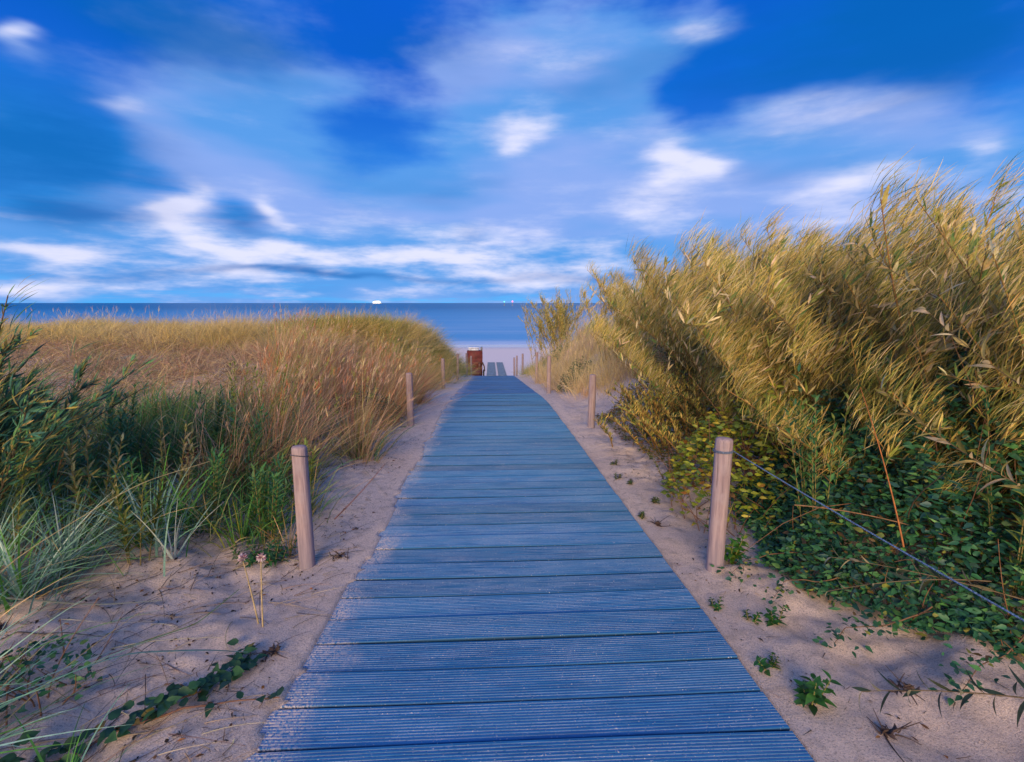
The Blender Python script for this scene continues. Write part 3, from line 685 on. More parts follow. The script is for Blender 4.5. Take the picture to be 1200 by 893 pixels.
# ---------------------------------------------------------------- shrubs
def willow(name, label, roots, top, nw, L, lean, pal, wts, leafL=(.055, .095), leafW=(.007, .0125), per=60, mat=None, wind=(.45, .1, .75), fan=.35, hair=0, lpal=None, side=6, k=3, group=None, stemcol=(.22, .13, .04), t0=.12, curl=.3, seed=0):
    """slender wands from a root patch, side shoots on them and narrow leaves all along"""
    global rng; rng = np.random.default_rng(1000 + seed)
    cx, cy, rx, ry = roots
    t = thing(name, label, 'shrub', (cx, cy, float(H(cx, cy))), group)
    bx = cx + rx * rng.standard_normal(nw) * .55; by = cy + ry * rng.standard_normal(nw) * .55
    base = np.stack([bx, by, H(bx, by) - .02], -1)
    d = unit(np.array([0, 0, 1.]) + np.asarray(lean) + rng.standard_normal((nw, 3)) * [fan, fan, .05])
    Lw = U(L[0], L[1], nw); bend = np.asarray(lean) * curl + rng.standard_normal((nw, 3)) * .10 + np.array([0, 0, -.10])
    P = curve(base, d, bend, Lw, 10)
    # side shoots
    si = np.repeat(np.arange(nw), side); ts = U(.2, .9, len(si))
    pb = base[si] + Lw[si][:, None] * (d[si] * ts[:, None] + bend[si] * (ts ** 2)[:, None])
    tg = unit(d[si] + 2 * bend[si] * ts[:, None])
    ds = unit(tg + rng.standard_normal((len(si), 3)) * .55 + np.asarray(wind) * .35); Ls = U(.18, .45, len(si)) * (1.15 - ts) * Lw[si]
    bs = np.asarray(wind) * .22 + rng.standard_normal((len(si), 3)) * .10
    PS = curve(pb, ds, bs, Ls, 6)
    g = Geo()
    tubes(g, P, np.linspace(.0075, .002, 10), 5, colmix([stemcol, (stemcol[0] * 1.4, stemcol[1] * 1.2, stemcol[2])], [1, 1], nw))
    tubes(g, PS, np.linspace(.003, .001, 6), 4, stemcol)
    g.build('branches', M_STEM, t)
    # leaves
    g = Geo()
    bb = np.concatenate([np.repeat(base, per, 0), np.repeat(pb, per // 3, 0)])
    dd = np.concatenate([np.repeat(d, per, 0), np.repeat(ds, per // 3, 0)]); be = np.concatenate([np.repeat(bend, per, 0), np.repeat(bs, per // 3, 0)])
    ll = np.concatenate([np.repeat(Lw, per), np.repeat(Ls, per // 3)]); n = len(bb)
    tl = np.concatenate([U(t0, 1, nw * per), U(.05, 1, len(si) * (per // 3))])
    p = bb + ll[:, None] * (dd * tl[:, None] + be * (tl ** 2)[:, None]); tan = unit(dd + 2 * be * tl[:, None])
    ld = unit(tan * .8 + rng.standard_normal((n, 3)) * .42 + np.asarray(wind) * .9)
    nm = unit(np.array([-.15, -.75, .6]) + rng.standard_normal((n, 3)) * .55)
    ground = H(p[:, 0], p[:, 1]); ok = p[:, 2] > ground + .02
    tone = np.repeat(U(.75, 1.25, nw), per); tone = np.concatenate([tone, np.repeat(U(.75, 1.25, len(si)), per // 3)])[:, None]
    col = colmix(lpal or pal, [1] * len(lpal) if lpal else wts, n) * tone
    sz = U(.65, 1.1, n)
    leaves(g, p[ok], ld[ok], nm[ok], (U(leafL[0], leafL[1], n) * sz)[ok], (U(leafW[0], leafW[1], n) * sz)[ok], col[ok], k, .25, U(-.1, .35, n)[ok], .85)
    if hair:
        n = nw * hair; i = np.repeat(np.arange(nw), hair); tl = U(.12, 1.02, n) ** .8
        p = base[i] + Lw[i][:, None] * (d[i] * tl[:, None] + bend[i] * (tl ** 2)[:, None]) + rng.standard_normal((n, 3)) * .035
        tan = unit(d[i] + 2 * bend[i] * tl[:, None])
        wd = unit(np.asarray(wind)); hd = unit(tan * .35 + wd + rng.standard_normal((n, 3)) * .24)
        hb = wd * [.15, .05, 0] + rng.standard_normal((n, 3)) * .09 + np.array([0, 0, -.14])
        tone = (U(.75, 1.25, nw)[i])[:, None]
        col = colmix(pal, wts, n) * tone; ok = p[:, 2] > H(p[:, 0], p[:, 1]) + .05
        ribbons(g, p[ok], hd[ok], hb[ok], U(.07, .20, n)[ok], U(.0011, .0036, n)[ok], unit(np.cross(hd, np.array([.1, -1, .3]) + rng.standard_normal((n, 3)) * .4))[ok], 4, col[ok] * .85, np.minimum(col[ok] * 1.05, .85), True)
    g.build('foliage', mat or M_WILLOW, t)
    return t
WG = 'golden willow shrubs blown by the wind'
GLD = (.68, .49, .14); OLV = (.32, .33, .07); PAL = (.50, .38, .18); DGR = (.05, .10, .035)
PAL = (.72, .57, .32); W_PAL = [GLD, OLV, PAL, DGR]
willow('willow_shrub', 'tall windblown willow leaning in from the edge above the rope', (2.75, 1.95, .38, .45), 0, 54, (1.15, 1.8), (-.22, -.02, 0), W_PAL, [4.5, 3.4, 2.2, 2.2], per=60, side=10, seed=1, fan=.3, wind=(.7, .1, .62), lpal=[(.75, .60, .36), (.60, .46, .20), (.42, .36, .10), (.24, .26, .06), (.12, .20, .06)], leafL=(.06, .105), leafW=(.010, .018), hair=900, group=WG)
willow('willow_shrub', 'big golden willow behind the dark bramble', (2.55, 3.0, .5, .5), 0, 62, (1.25, 1.75), (-.25, -.05, 0), W_PAL, [6, 3, 2.6, 1.6], per=60, side=9, seed=2, fan=.3, wind=(.68, .1, .65), lpal=[(.75, .60, .36), (.60, .46, .20), (.42, .36, .10), (.24, .26, .06), (.12, .20, .06)], leafL=(.06, .105), leafW=(.010, .018), hair=900, group=WG)
willow('willow_shrub', 'golden willow rising behind the tall post with the rope', (2.5, 4.3, .55, .55), 0, 62, (1.3, 1.8), (-.24, -.08, 0), W_PAL, [6, 3, 2.2, 1.5], per=52, side=8, seed=3, fan=.3, wind=(.62, .1, .7), lpal=[(.75, .60, .36), (.60, .46, .20), (.42, .36, .10), (.24, .26, .06), (.12, .20, .06)], leafL=(.06, .105), leafW=(.010, .018), hair=860, group=WG)
willow('willow_shrub', 'wide golden willow between the pale straw grass and the roped post', (2.62, 5.8, .5, .7), 0, 70, (1.2, 1.75), (-.18, -.08, 0), W_PAL, [6, 3, 2, 1.2], per=40, seed=4, fan=.32, wind=(.55, .1, .75), lpal=[(.75, .60, .36), (.60, .46, .20), (.42, .36, .10), (.24, .26, .06), (.12, .20, .06)], leafL=(.06, .105), leafW=(.010, .018), hair=900, group=WG)
willow('willow_shrub', 'upright yellow willow with its top against the sky over the straw grass', (2.42, 7.9, .40, .5), 0, 44, (1.2, 1.7), (-.06, 0, 0), W_PAL, [6, 3.5, 1.5, 1], per=60, seed=5, hair=240, fan=.22, group=WG)
willow('willow_shrub', 'far olive willow by the boardwalk end, cutting the sea horizon', (2.15, 15.2, .6, .6), 0, 46, (1.5, 2.3), (-.05, 0, 0), [OLV, GLD, DGR, PAL], [5, 4, 2, .6], per=80, side=9, seed=6, hair=160, fan=.25, group=WG)
willow('willow_shrub', 'willow standing back at the right behind the tall willow', (4.2, 3.6, .7, .7), 0, 60, (1.5, 2.0), (-.15, 0, 0), W_PAL, [4, 4, 1.5, 3], per=40, hair=300, seed=7, fan=.28, group=WG)
willow('willow_shrub', 'dark green willow at the left edge with its tip above the sea', (-2.72, 2.45, .34, .28), 0, 58, (.75, 1.42), (.16, -.03, 0), [(.08, .23, .14), (.14, .32, .11), (.44, .34, .10), (.06, .17, .13)], [4, 3.5, 3, 1.6], leafL=(.05, .085), leafW=(.009, .014), per=64, mat=M_WILLOW_DARK, wind=(.5, 0, .6), hair=90, side=9, seed=8, fan=.40, stemcol=(.12, .08, .04))

def herb_mass(name, label, fp, hf, n, pal, wts, L, W, canes=14, mat=None, cat='bush', seed=0, peak=.62, up=.5, canecol=(.20, .09, .04)):
    """leafy bush: leaves through the upper volume of a mound with stems below; fp(x,y)->0..1 footprint"""
    global rng; rng = np.random.default_rng(2000 + seed)
    x0, x1, y0, y1 = fp[0]; x = U(x0, x1, n); y = U(y0, y1, n); h = hf(x, y); k = h > .02; x, y, h = x[k], y[k], h[k]; n = len(x)
    h = h * (1 + vnoise(x, y, .28, 50 + seed) * .7 + vnoise(x, y, .11, 60 + seed) * .5)
    z = H(x, y) + h * (1 - np.abs(rng.standard_normal(n)) * .32).clip(.04, 1.08)
    cxy = ((x0 + x1) / 2, (y0 + y1) / 2)
    t = thing(name, label, cat, (cxy[0], cxy[1], float(H(*cxy))))
    g = Geo(); a = U(0, 6.28, n); ld = np.stack([np.cos(a), np.sin(a), U(-.35, .45, n)], -1)
    nm = np.array([-.25, -.55, up]) + rng.standard_normal((n, 3)) * .5
    tone = (1 + .5 * vnoise(x, y, .22, 70 + seed))[:, None]
    col = colmix(pal, wts, n) * tone
    leaves(g, np.stack([x, y, z], -1), ld, nm, U(L[0], L[1], n), U(W[0], W[1], n), col, 3, .22, U(0, .4, n), peak)
    g.build('foliage', mat or M_LEAF, t)
    g = Geo(); j = rng.integers(0, n, canes * 4)
    bx = x[j]; by = y[j]; base = np.stack([bx, by, H(bx, by) - .01], -1)
    d = unit(np.array([0, 0, .9]) + rng.standard_normal((len(j), 3)) * [.45, .45, .1]); Lc = h[j] * U(.8, 1.25, len(j)) + .05
    tubes(g, curve(base, d, rng.standard_normal((len(j), 3)) * .25, Lc, 7), np.linspace(.003, .0012, 7), 4, canecol)
    g.build('stems', M_STEM, t)
    return t

def bramble_h(x, y):
    hole = sst(vnoise(x, y, .26, 83) + .5 * vnoise(x, y, .1, 84), -.38, -.15)
    e = np.minimum.reduce([x - (1.33 + .28 * np.abs(y - 1.95) ** 1.2 + 0.78 * np.maximum(0, 1.95 - y) ** 1.5 + .10 * vnoise(y, y * 0, .3, 81)), y - (1.12 + .05 * np.sin(x * 7)), 3.0 - y, 3.4 - x])
    return np.where(e > 0, (.05 + .80 * sst(e, -.05, .75)) * (.65 + .35 * hole), 0)
DARKL = [(.025, .10, .06), (.04, .145, .065), (.085, .22, .065), (.03, .09, .08), (.22, .24, .05), (.16, .10, .04)]
herb_mass('bramble', 'dark green bramble with small round leaves under the rope', ((1.2, 3.4, 1.1, 3.0),), bramble_h, 62000, DARKL, [4, 4, 2.2, 2, .5, .35], (.013, .048), (.009, .026), 46, seed=1)
def lime_h(x, y):
    e = 1 - ((x - 1.62) / .46) ** 2 - ((y - 2.95) / .55) ** 2
    return np.where(e > 0, .10 + .52 * np.sqrt(np.maximum(e, 0)), 0)
herb_mass('lime_green_bush', 'yellow green leafy bush just behind the tall pale post', ((1.1, 2.15, 2.35, 3.55),), lime_h, 4200, [(.24, .28, .03), (.12, .19, .035), (.45, .38, .05), (.24, .12, .03)], [4, 3, 1.6, 1], (.03, .05), (.016, .026), 20, seed=2)
def ochre_h(x, y):
    e = np.minimum.reduce([x - (1.38 - .02 * (y - 3.4)), y - 3.2, 6.0 - y, 3.0 - x])
    return np.where(e > 0, .10 + .55 * sst(e, 0, .55), 0)
willow('low_willow', 'low bushy willow of short golden shoots spilling onto the sand behind the roped post', (1.85, 4.3, .38, .75), 0, 95, (.45, .85), (-.32, -.15, 0), [OLV, GLD, DGR, (.16, .10, .03)], [4, 4, 2.5, 1], leafL=(.035, .06), leafW=(.007, .011), per=54, seed=9, fan=.35, side=4)
willow('willow_shrub', 'low golden shoots hanging over the dark bramble below the tall willow', (2.5, 2.35, .35, .3), 0, 46, (.75, 1.15), (-.5, -.22, 0), [GLD, OLV, DGR, PAL], [4, 4, 3, 1.2], per=34, seed=10, fan=.3, side=6, wind=(.6, 0, .7), hair=260, group=WG)
herb_mass('ochre_bush', 'low ochre and olive undergrowth bush along the sand below the willows', ((1.3, 3.0, 3.2, 6.0),), ochre_h, 16000, [(.22, .15, .04), (.10, .12, .03), (.18, .09, .03), (.05, .09, .03)], [4, 3, 2, 2], (.025, .05), (.007, .013), 40, seed=3)
def small_h(cx, cy, r, h): return lambda x, y: np.where(((x - cx) / r) ** 2 + ((y - cy) / r) ** 2 < 1, h * np.sqrt(np.maximum(0, 1 - ((x - cx) / r) ** 2 - ((y - cy) / r) ** 2)), 0)
herb_mass('green_shrub', 'small dark green shrub on the sand beside the lilac post', ((1.2, 2.0, 8.5, 9.4),), small_h(1.58, 8.95, .34, .55), 1500, [(.03, .09, .04), (.05, .13, .05)], [1, 1], (.03, .05), (.014, .022), 8, seed=4)
herb_mass('green_shrub', 'bright green shrub low on the bank beside the slim blue lilac post', ((1.35, 2.1, 12.6, 13.6),), small_h(1.72, 13.1, .36, .5), 1200, [(.05, .14, .04), (.08, .17, .05)], [1, 1], (.03, .05), (.016, .024), 8, seed=5)
herb_mass('green_shrub', 'blue green shrub at the foot of the rusty grass by the grey post', ((-1.9, -1.0, 4.9, 6.2),), small_h(-1.42, 5.5, .42, .42), 1600, [(.03, .08, .06), (.05, .11, .05), (.1, .12, .03)], [2, 2, 1], (.03, .06), (.008, .014), 12, seed=6)
herb_mass('green_shrub', 'sparse dark leafy plant low on the sand near the lower left corner', ((-1.75, -1.25, 1.28, 1.7),), small_h(-1.50, 1.47, .17, .16), 420, DARKL[:4], [4, 3, 2, 1], (.02, .032), (.012, .02), 6, seed=7)
herb_mass('green_shrub', 'dark bush beside the beach chair at the end of the grass', ((-2.2, -1.2, 19.4, 20.8),), small_h(-1.65, 20.1, .45, .6), 900, [(.05, .12, .05), (.08, .13, .04)], [1, 1], (.04, .07), (.012, .02), 6, seed=8)

# ---------------------------------------------------------------- single plants
def leafy_stem(g_s, g_l, base, d, bend, L, n, leafL, leafW, pal, wts, up=.9, stemcol=(.2, .18, .06), r=.003, t0=.1, taper=.4, k=4):
    base = np.asarray([base], float); d = unit(np.asarray([d], float)); bend = np.asarray([bend], float)
    P = curve(base, d, bend, L, 9); tubes(g_s, P, np.linspace(r, r * .4, 9), 5, stemcol)
    t = np.linspace(t0, 1, n); p = base + L * (d * t[:, None] + bend * (t ** 2)[:, None]); tan = unit(d + 2 * bend * t[:, None])
    a = np.arange(n) * 2.4 + rng.uniform(0, 6); ref = unit(np.cross(tan, [.3, .2, .1])); b = np.cross(tan, ref)
    out = ref * np.cos(a)[:, None] + b * np.sin(a)[:, None]
    ld = unit(out + tan * up); nm = tan - out * .5
    sz = 1 - taper * t + rng.uniform(-.15, .15, n)
    leaves(g_l, p, ld, nm, leafL * sz, leafW * sz, colmix(pal, wts, n), k, .3, rng.uniform(.1, .5, n), .75)

def weed(x, y, label, h, stems, leafL, leafW, pal, seed, group='small green weeds in the sand', up=.5, n=12, name='weed', spread=.3, w=None):
    global rng; rng = np.random.default_rng(3000 + seed)
    z = float(H(x, y)); t = thing(name, label, 'plant', (x, y, z), group); gs, gl = Geo(), Geo()
    for k in range(stems):
        a = rng.uniform(0, 6.28); d = (math.cos(a) * spread, math.sin(a) * spread, 1)
        leafy_stem(gs, gl, (x + .012 * math.cos(a), y + .012 * math.sin(a), z - .005), d, (0, 0, 0), h * rng.uniform(.6, 1.1), n, leafL, leafW, pal, w or [1] * len(pal), up)
    gs.build('stem', M_STEM, t); gl.build('leaves', M_LEAF, t)
    return t
GW = [(.03, .13, .03), (.05, .17, .035), (.025, .09, .03)]
weed(1.02, 1.335, 'largest bright green weed on the sand, close to the boardwalk corner', .11, 4, .05, .026, GW, 1)
weed(.975, 1.49, 'sprawling green weed just behind the largest one', .06, 3, .035, .02, GW, 2, spread=.8)
weed(1.14, 1.73, 'upright bright green weed nearest the bramble', .075, 3, .033, .018, GW, 3)
weed(1.05, 1.755, 'tiny round weed between the upright weed and the boardwalk', .05, 2, .026, .016, GW, 4)
weed(.962, 1.87, 'small star shaped weed next to the boardwalk below the roped post', .045, 3, .026, .013, GW, 5)
for k, (x, y, lab) in enumerate([(.93, 2.86, 'dark tiny weed touching the boardwalk edge'), (1.11, 3.10, 'tiny weed on the sand mound before the roped post'), (1.05, 3.48, 'tiny weed in the row by the boardwalk, mid row'), (.99, 3.62, 'greyish tiny weed just left of its mid row neighbour'), (1.05, 3.98, 'pale green flat weed furthest along the sand strip')]):
    weed(x, y, lab, .05, 3, .03, .016, [(.05, .10, .03), (.10, .14, .05), (.09, .07, .04)], 10 + k)
weed(1.19, 2.22, 'bright green plant at the foot of the tall pale post', .17, 6, .055, .028, [(.04, .15, .03), (.07, .2, .03), (.16, .24, .03)], 20, None, n=14, name='leafy_plant')
weed(1.22, 2.45, 'yellow green leafy stem behind the foot of the roped post', .30, 3, .05, .026, [(.28, .27, .03), (.18, .22, .03)], 21, None, n=12, name='leafy_plant', spread=.25)
weed(1.33, 3.45, 'light green sprig arching over the sand mound behind the roped post', .26, 5, .045, .014, [(.10, .16, .03), (.16, .18, .03)], 22, None, n=16, name='leafy_plant', spread=.7)

# the herb at the foot of the big left post with two clover heads
def flowering_herb():
    global rng; rng = np.random.default_rng(3100)
    x, y = -1.17, 2.36; z = float(H(x, y))
    t = thing('flowering_herb', 'dark green herb with two pink clover heads beside the big pinkish post', 'plant', (x, y, z)); gs, gl = Geo(), Geo()
    for k in range(20):
        a = rng.uniform(0, 6.28); r = rng.uniform(0, .17)
        bx, by = x + r * math.cos(a), y + r * .7 * math.sin(a)
        leafy_stem(gs, gl, (bx, by, float(H(bx, by)) - .005), (math.cos(a) * .4, math.sin(a) * .4 - .1, 1), (0, 0, -.1), rng.uniform(.07, .17), 12, .042, .015, [(.025, .10, .03), (.04, .14, .035), (.02, .07, .03)], [1, 1, 1], .6)
    gs.build('stem', M_STEM, t); gl.build('leaves', M_LEAF, t)
flowering_herb()
def clover(x, y, h, lean, label, seed):
    global rng; rng = np.random.default_rng(seed); z = float(H(x, y))
    t = thing('clover_flower', label, 'flower', (x, y, z), 'pink clover flowers on straw stems')
    g = Geo(); P = curve(np.array([[x, y, z - .01]]), np.array([[lean, -.05, 1.]]), np.array([[lean * .3, 0, 0]]), h, 10); tubes(g, P, np.linspace(.0032, .0018, 10), 6, (.45, .33, .16)); g.build('stem', M_STEM, t)
    tip = P[0, -1]; g = Geo(); n = 60; dd = unit(rng.standard_normal((n, 3)) + [0, 0, .5])
    leaves(g, tip + dd * .003, dd, rng.standard_normal((n, 3)), .017, .006, colmix([(.62, .35, .40), (.72, .58, .58), (.45, .2, .26)], [2, 2, 1], n), 3, .3, .1); g.build('flower_head', M_LEAF, t)
clover(-.93, 1.80, .30, -.08, 'darker pink clover head on a straw stem before the green herb', 31)
clover(-.905, 1.78, .31, .06, 'paler whitish pink clover head, the one nearer the pinkish post', 32)

def lyme(x, y, label, n, L, W, tilt, lean, pal, wts, seed, spread=.05, name='lyme_grass', group=None, k=8, curl=.5):
    """a clump of broad blades, each blade long and arching"""
    global rng; rng = np.random.default_rng(4000 + seed); z = float(H(x, y))
    a = U(0, 6.28, n); r = np.abs(rng.standard_normal(n)) * spread; bx, by = x + r * np.cos(a), y + r * np.sin(a)
    base = np.stack([bx, by, H(bx, by) - .01], -1); ta = tilt * U(.15, 1.1, n)
    d = unit(np.stack([np.cos(a) * np.sin(ta), np.sin(a) * np.sin(ta), np.cos(ta)], -1) + np.asarray(lean))
    hd = unit(d * [1, 1, 0]); c = curl * U(.2, 1.4, (n, 1)); bend = hd * c * .7 - np.array([0, 0, 1.]) * c * .6
    col = colmix(pal, wts, n)
    g = Geo(); sd = unit(np.cross(d, hd + 1e-3) + rng.standard_normal((n, 3)) * .35)
    ribbons(g, base, d, bend, U(L[0], L[1], n), U(W[0], W[1], n), sd, k, col, col * [1.25, 1.1, .85])
    return tag(g.build(name, M_GRASS, loc=(x, y, z)), label, 'grass clump', group)
BLU = (.26, .45, .42); BLU2 = (.14, .32, .26); PBL = (.45, .56, .60)
LG = 'blue green lyme grass clumps'
lyme(-2.15, 1.95, 'broad blue green grass clump low at the left edge of the sand', 170, (.35, .62), (.006, .011), .75, (.12, -.03, 0), [BLU, BLU2, GREEN, STRAW], [4, 4, 2, .6], 1, .13, group=LG)
lyme(-2.02, 2.24, 'blue green grass clump right of the leftmost one, ahead of the dark willow', 130, (.30, .58), (.006, .010), .7, (.12, -.03, 0), [BLU, BLU2, PBL, STRAW], [4, 3, 1, .6], 2, .10, group=LG)
lyme(-2.50, 2.35, 'blue green grass clump under the dark green willow', 150, (.35, .65), (.006, .011), .65, (.05, -.03, 0), [BLU, BLU2, GREEN], [3, 4, 3], 3, .14, group=LG)
lyme(-1.57, 2.30, 'pale bluish white tuft with blades spread in a V', 11, (.30, .50), (.007, .011), .62, (.0, 0, 0), [PBL, (.4, .45, .52), BLU], [3, 2, 1], 4, .012, group=LG, curl=.22)
lyme(-1.50, 1.18, 'arched grass clump at the bottom edge, hanging over the sand', 26, (.30, .60), (.005, .009), .9, (.25, .05, 0), [BLU, BLU2, (.2, .22, .12), STRAW], [3, 3, 2, 1], 5, .06, group=LG)
lyme(-1.12, 1.12, 'green blades rising beside the trailing vine at the bottom edge', 18, (.14, .30), (.004, .008), .7, (.1, .02, 0), [GREEN, BLU2, OLIVE], [3, 3, 1], 6, .05, group=LG)
lyme(2.05, 1.85, 'broad green grass blades in the bramble below the rope', 22, (.35, .6), (.009, .015), .5, (-.02, -.1, 0), [(.07, .17, .10), GREEN, BLU2], [3, 2, 2], 7, .07, group=LG)
lyme(-1.15, 2.95, 'olive grass tuft between the pinkish post and the rusty grass', 60, (.2, .42), (.004, .007), .6, (.05, -.05, 0), [OLIVE, GREEN, PINKST], [3, 3, 2], 8, .07, name='grass_tuft')
lyme(-1.06, 2.42, 'dry brown tuft standing directly beside the big pinkish post', 26, (.2, .38), (.004, .008), .35, (.02, -.02, 0), [(.25, .17, .06), OLIVE, PINKST], [3, 2, 2], 9, .03, name='grass_tuft')

def long_blade(pts, w, col, label):
    """one long fallen blade through the given points"""
    pts = np.asarray(pts, float); n = 24; s = np.linspace(0, len(pts) - 1, n); P = np.stack([np.interp(s, np.arange(len(pts)), pts[:, k]) for k in range(3)], -1)
    for _ in range(4): P[1:-1] = (P[:-2] + 2 * P[1:-1] + P[2:]) / 4
    P[:, 2] = np.maximum(P[:, 2], H(P[:, 0], P[:, 1]) + .004)
    T = unit(np.gradient(P, axis=0)); sd = unit(np.cross(T, [0, 0, 1.])); ww = (w * .5 * np.sin(np.pi * np.linspace(.12, .99, n)) ** .5)[:, None]
    g = Geo(); v = np.stack([P - sd * ww, P + [0, 0, .002], P + sd * ww], 1); i = np.arange(n - 1)[:, None] * 3 + np.arange(2); g.add(v, quads=np.stack([i, i + 1, i + 4, i + 3], -1), col=col)
    return tag(g.build('fallen_blade', M_GRASS), label, 'grass blade', 'long dry blades lying over the sand')
long_blade([(-2.3, 1.85, .12), (-1.95, 1.85, .05), (-1.6, 1.86, 0), (-1.35, 1.88, 0)], .012, (.32, .30, .22), 'thick pale dry blade lying flat from the left edge')
long_blade([(-1.9, 1.5, 0), (-1.8, 1.75, .25), (-1.55, 2.1, .42), (-1.35, 2.3, .45)], .005, (.45, .36, .18), 'thin straw stalk slanting up from the left edge')
long_blade([(-1.35, 1.3, .1), (-1.15, 1.42, .12), (-.95, 1.5, .06), (-.85, 1.56, 0)], .008, (.13, .24, .22), 'blue green blade arching over the trailing vine')
long_blade([(-1.9, 1.62, 0), (-1.6, 1.7, 0), (-1.4, 1.66, 0)], .007, (.16, .13, .10), 'dull brown blade half sunk in the sand')
long_blade([(-1.3, 1.6, 0), (-1.12, 1.72, .0), (-1.02, 1.85, .06)], .006, (.08, .15, .05), 'short green blade on the sand ahead of the clover')

def vine():
    global rng; rng = np.random.default_rng(3300)
    pts = np.array([(-1.30, 1.17), (-1.12, 1.28), (-1.0, 1.36), (-.92, 1.45), (-.87, 1.56), (-.86, 1.66)]); s = np.linspace(0, 5, 40)
    x = np.interp(s, range(6), pts[:, 0]); y = np.interp(s, range(6), pts[:, 1]); x += .01 * np.sin(s * 5)
    P = np.stack([x, y, H(x, y) + .012], -1)
    pts2 = np.array([(-1.12, 1.28), (-.95, 1.34), (-.8, 1.385), (-.68, 1.40)]); x2 = np.interp(np.linspace(0, 3, 40), range(4), pts2[:, 0]); y2 = np.interp(np.linspace(0, 3, 40), range(4), pts2[:, 1]); P2 = np.stack([x2, y2, np.maximum(H(x2, y2), zp(y2)) + .014], -1)
    t = thing('trailing_vine', 'dark green vine trailing over the sand towards the boardwalk corner', 'vine', tuple(P[10]))
    g = Geo(); tubes(g, np.array([P, P2]), np.linspace(.004, .0015, 40), 6, (.16, .07, .04)); g.build('stem', M_STEM, t)
    g = Geo(); i = rng.integers(0, 36, 130); b = P[i] + rng.standard_normal((130, 3)) * [.028, .028, .008] + [0, 0, .015]; b = np.concatenate([b, P2[[8, 14, 20, 27, 33, 38, 39]] + [0, 0, .006]]); n = len(b)
    a = U(0, 6.28, n); leaves(g, b, np.stack([np.cos(a), np.sin(a), U(-.1, .4, n)], -1), np.array([0, -.3, 1.]) + rng.standard_normal((n, 3)) * .35, U(.028, .048, n), U(.02, .034, n), colmix([(.02, .07, .035), (.035, .10, .04), (.03, .08, .05), (.2, .14, .03)], [4, 4, 2, .3], n), 4, .2, .25, .62)
    g.build('leaves', M_LEAF, t)
vine()

# leafy upright sprigs among the left grass, each a plant of its own
def sprig(x, y, h, lean, pal, label, seed, n=26, leafL=.055, leafW=.013, stems=3, mat=None):
    global rng; rng = np.random.default_rng(5000 + seed); z = float(H(x, y))
    t = thing('leafy_sprig', label, 'plant', (x, y, z), 'upright leafy sprigs in the grass'); gs, gl = Geo(), Geo()
    for k in range(stems):
        a = rng.uniform(0, 6.28)
        leafy_stem(gs, gl, (x + .04 * math.cos(a), y + .04 * math.sin(a), z - .01), (lean + .12 * math.cos(a), .12 * math.sin(a), 1), (lean * .5, 0, 0), h * rng.uniform(.7, 1.1), n, leafL, leafW, pal, [1] * len(pal), 1.5, (.22, .16, .05), .0028, .2, .3, 3)
    gs.build('stem', M_STEM, t); gl.build('leaves', M_LEAF, t)
YG = [(.34, .38, .06), (.2, .28, .05), (.46, .42, .12)]; MG = [(.06, .19, .07), (.09, .25, .07), (.14, .25, .07)]; PALE = [(.45, .38, .18), (.28, .26, .08), (.2, .22, .06)]
SPR = [(-2.05, 2.45, .50, PALE, 'sprig with pale cream leaves beside the dark green willow'), (-2.25, 2.15, .42, YG, 'yellowish sprig standing in the blue green grass at the edge'), (-1.85, 2.75, .45, PALE, 'cream tipped sprig right of the pale one by the willow'),
       (-2.5, 3.3, .45, MG, 'tall mid green sprig in front of the brown slope, left part'), (-2.1, 3.6, .45, MG, 'dense green sprig in the middle of the green grass'), (-2.8, 3.7, .42, MG, 'dark green sprig behind the left willow'), (-1.75, 3.4, .42, MG, 'green sprig left of the rusty grass'),
       (-2.0, 4.3, .50, YG, 'yellow green sprig at the near edge of the rusty grass'), (-1.75, 4.0, .48, YG, 'light yellow green sprig in front of the rusty grass stems'), (-2.35, 4.5, .50, YG, 'yellow green sprig furthest from the boardwalk'), (-1.55, 4.4, .45, YG, 'yellow green sprig among the rusty grass'), (-2.2, 5.2, .50, YG, 'tall yellowish sprig at the top of the rusty grass'),
       (-1.7, 2.25, .30, [(.10, .15, .03), (.18, .2, .04)], 'narrow yellow green sprig beside the pale bluish tuft'), (-1.35, 2.75, .28, MG, 'low green sprig behind the flowering herb'), (-1.3, 3.3, .3, YG, 'short olive sprig behind the pinkish post'), (-3.2, 3.2, .5, MG, 'green sprig in the gap right of the dark willow')]
for k, (x, y, h, pal, lab) in enumerate(SPR): sprig(x, y, h * 1.35, .08, pal, lab, k, n=34, leafL=.075, leafW=.017, stems=7 if pal is MG else 5)

def seed_head(x, y, h, label, seed):
    global rng; rng = np.random.default_rng(6000 + seed); z = float(H(x, y))
    t = thing('dry_seed_head', label, 'plant', (x, y, z), 'dark dry seed heads in the grass'); g = Geo(); gl = Geo(); br = 7
    base = np.array([[x, y, z]]); P = curve(base, np.array([[.1, 0, 1.]]), np.array([[.05, 0, 0]]), h, 8); tubes(g, P, np.linspace(.003, .0015, 8), 5, (.14, .08, .05))
    tips = []
    for k in range(br):
        i = rng.integers(3, 8); a = rng.uniform(0, 6.28); Q = curve(P[0, i][None], np.array([[math.cos(a) * .6, math.sin(a) * .6, .8]]), np.zeros((1, 3)), rng.uniform(.05, .12), 4); tubes(g, Q, .0012, 4, (.14, .08, .05)); tips.append(Q[0, -1])
    g.build('stem', M_STEM, t)
    for tp in tips:
        q = np.repeat(tp[None], 14, 0); dd = unit(rng.standard_normal((14, 3)) + [0, 0, .3]); gl = Geo()
        leaves(gl, q, dd, rng.standard_normal((14, 3)), .015, .007, colmix([(.06, .03, .025), (.11, .05, .03)], [1, 1], 14), 2, .3, .1); gl.build('seed_cluster', M_LEAF, t)
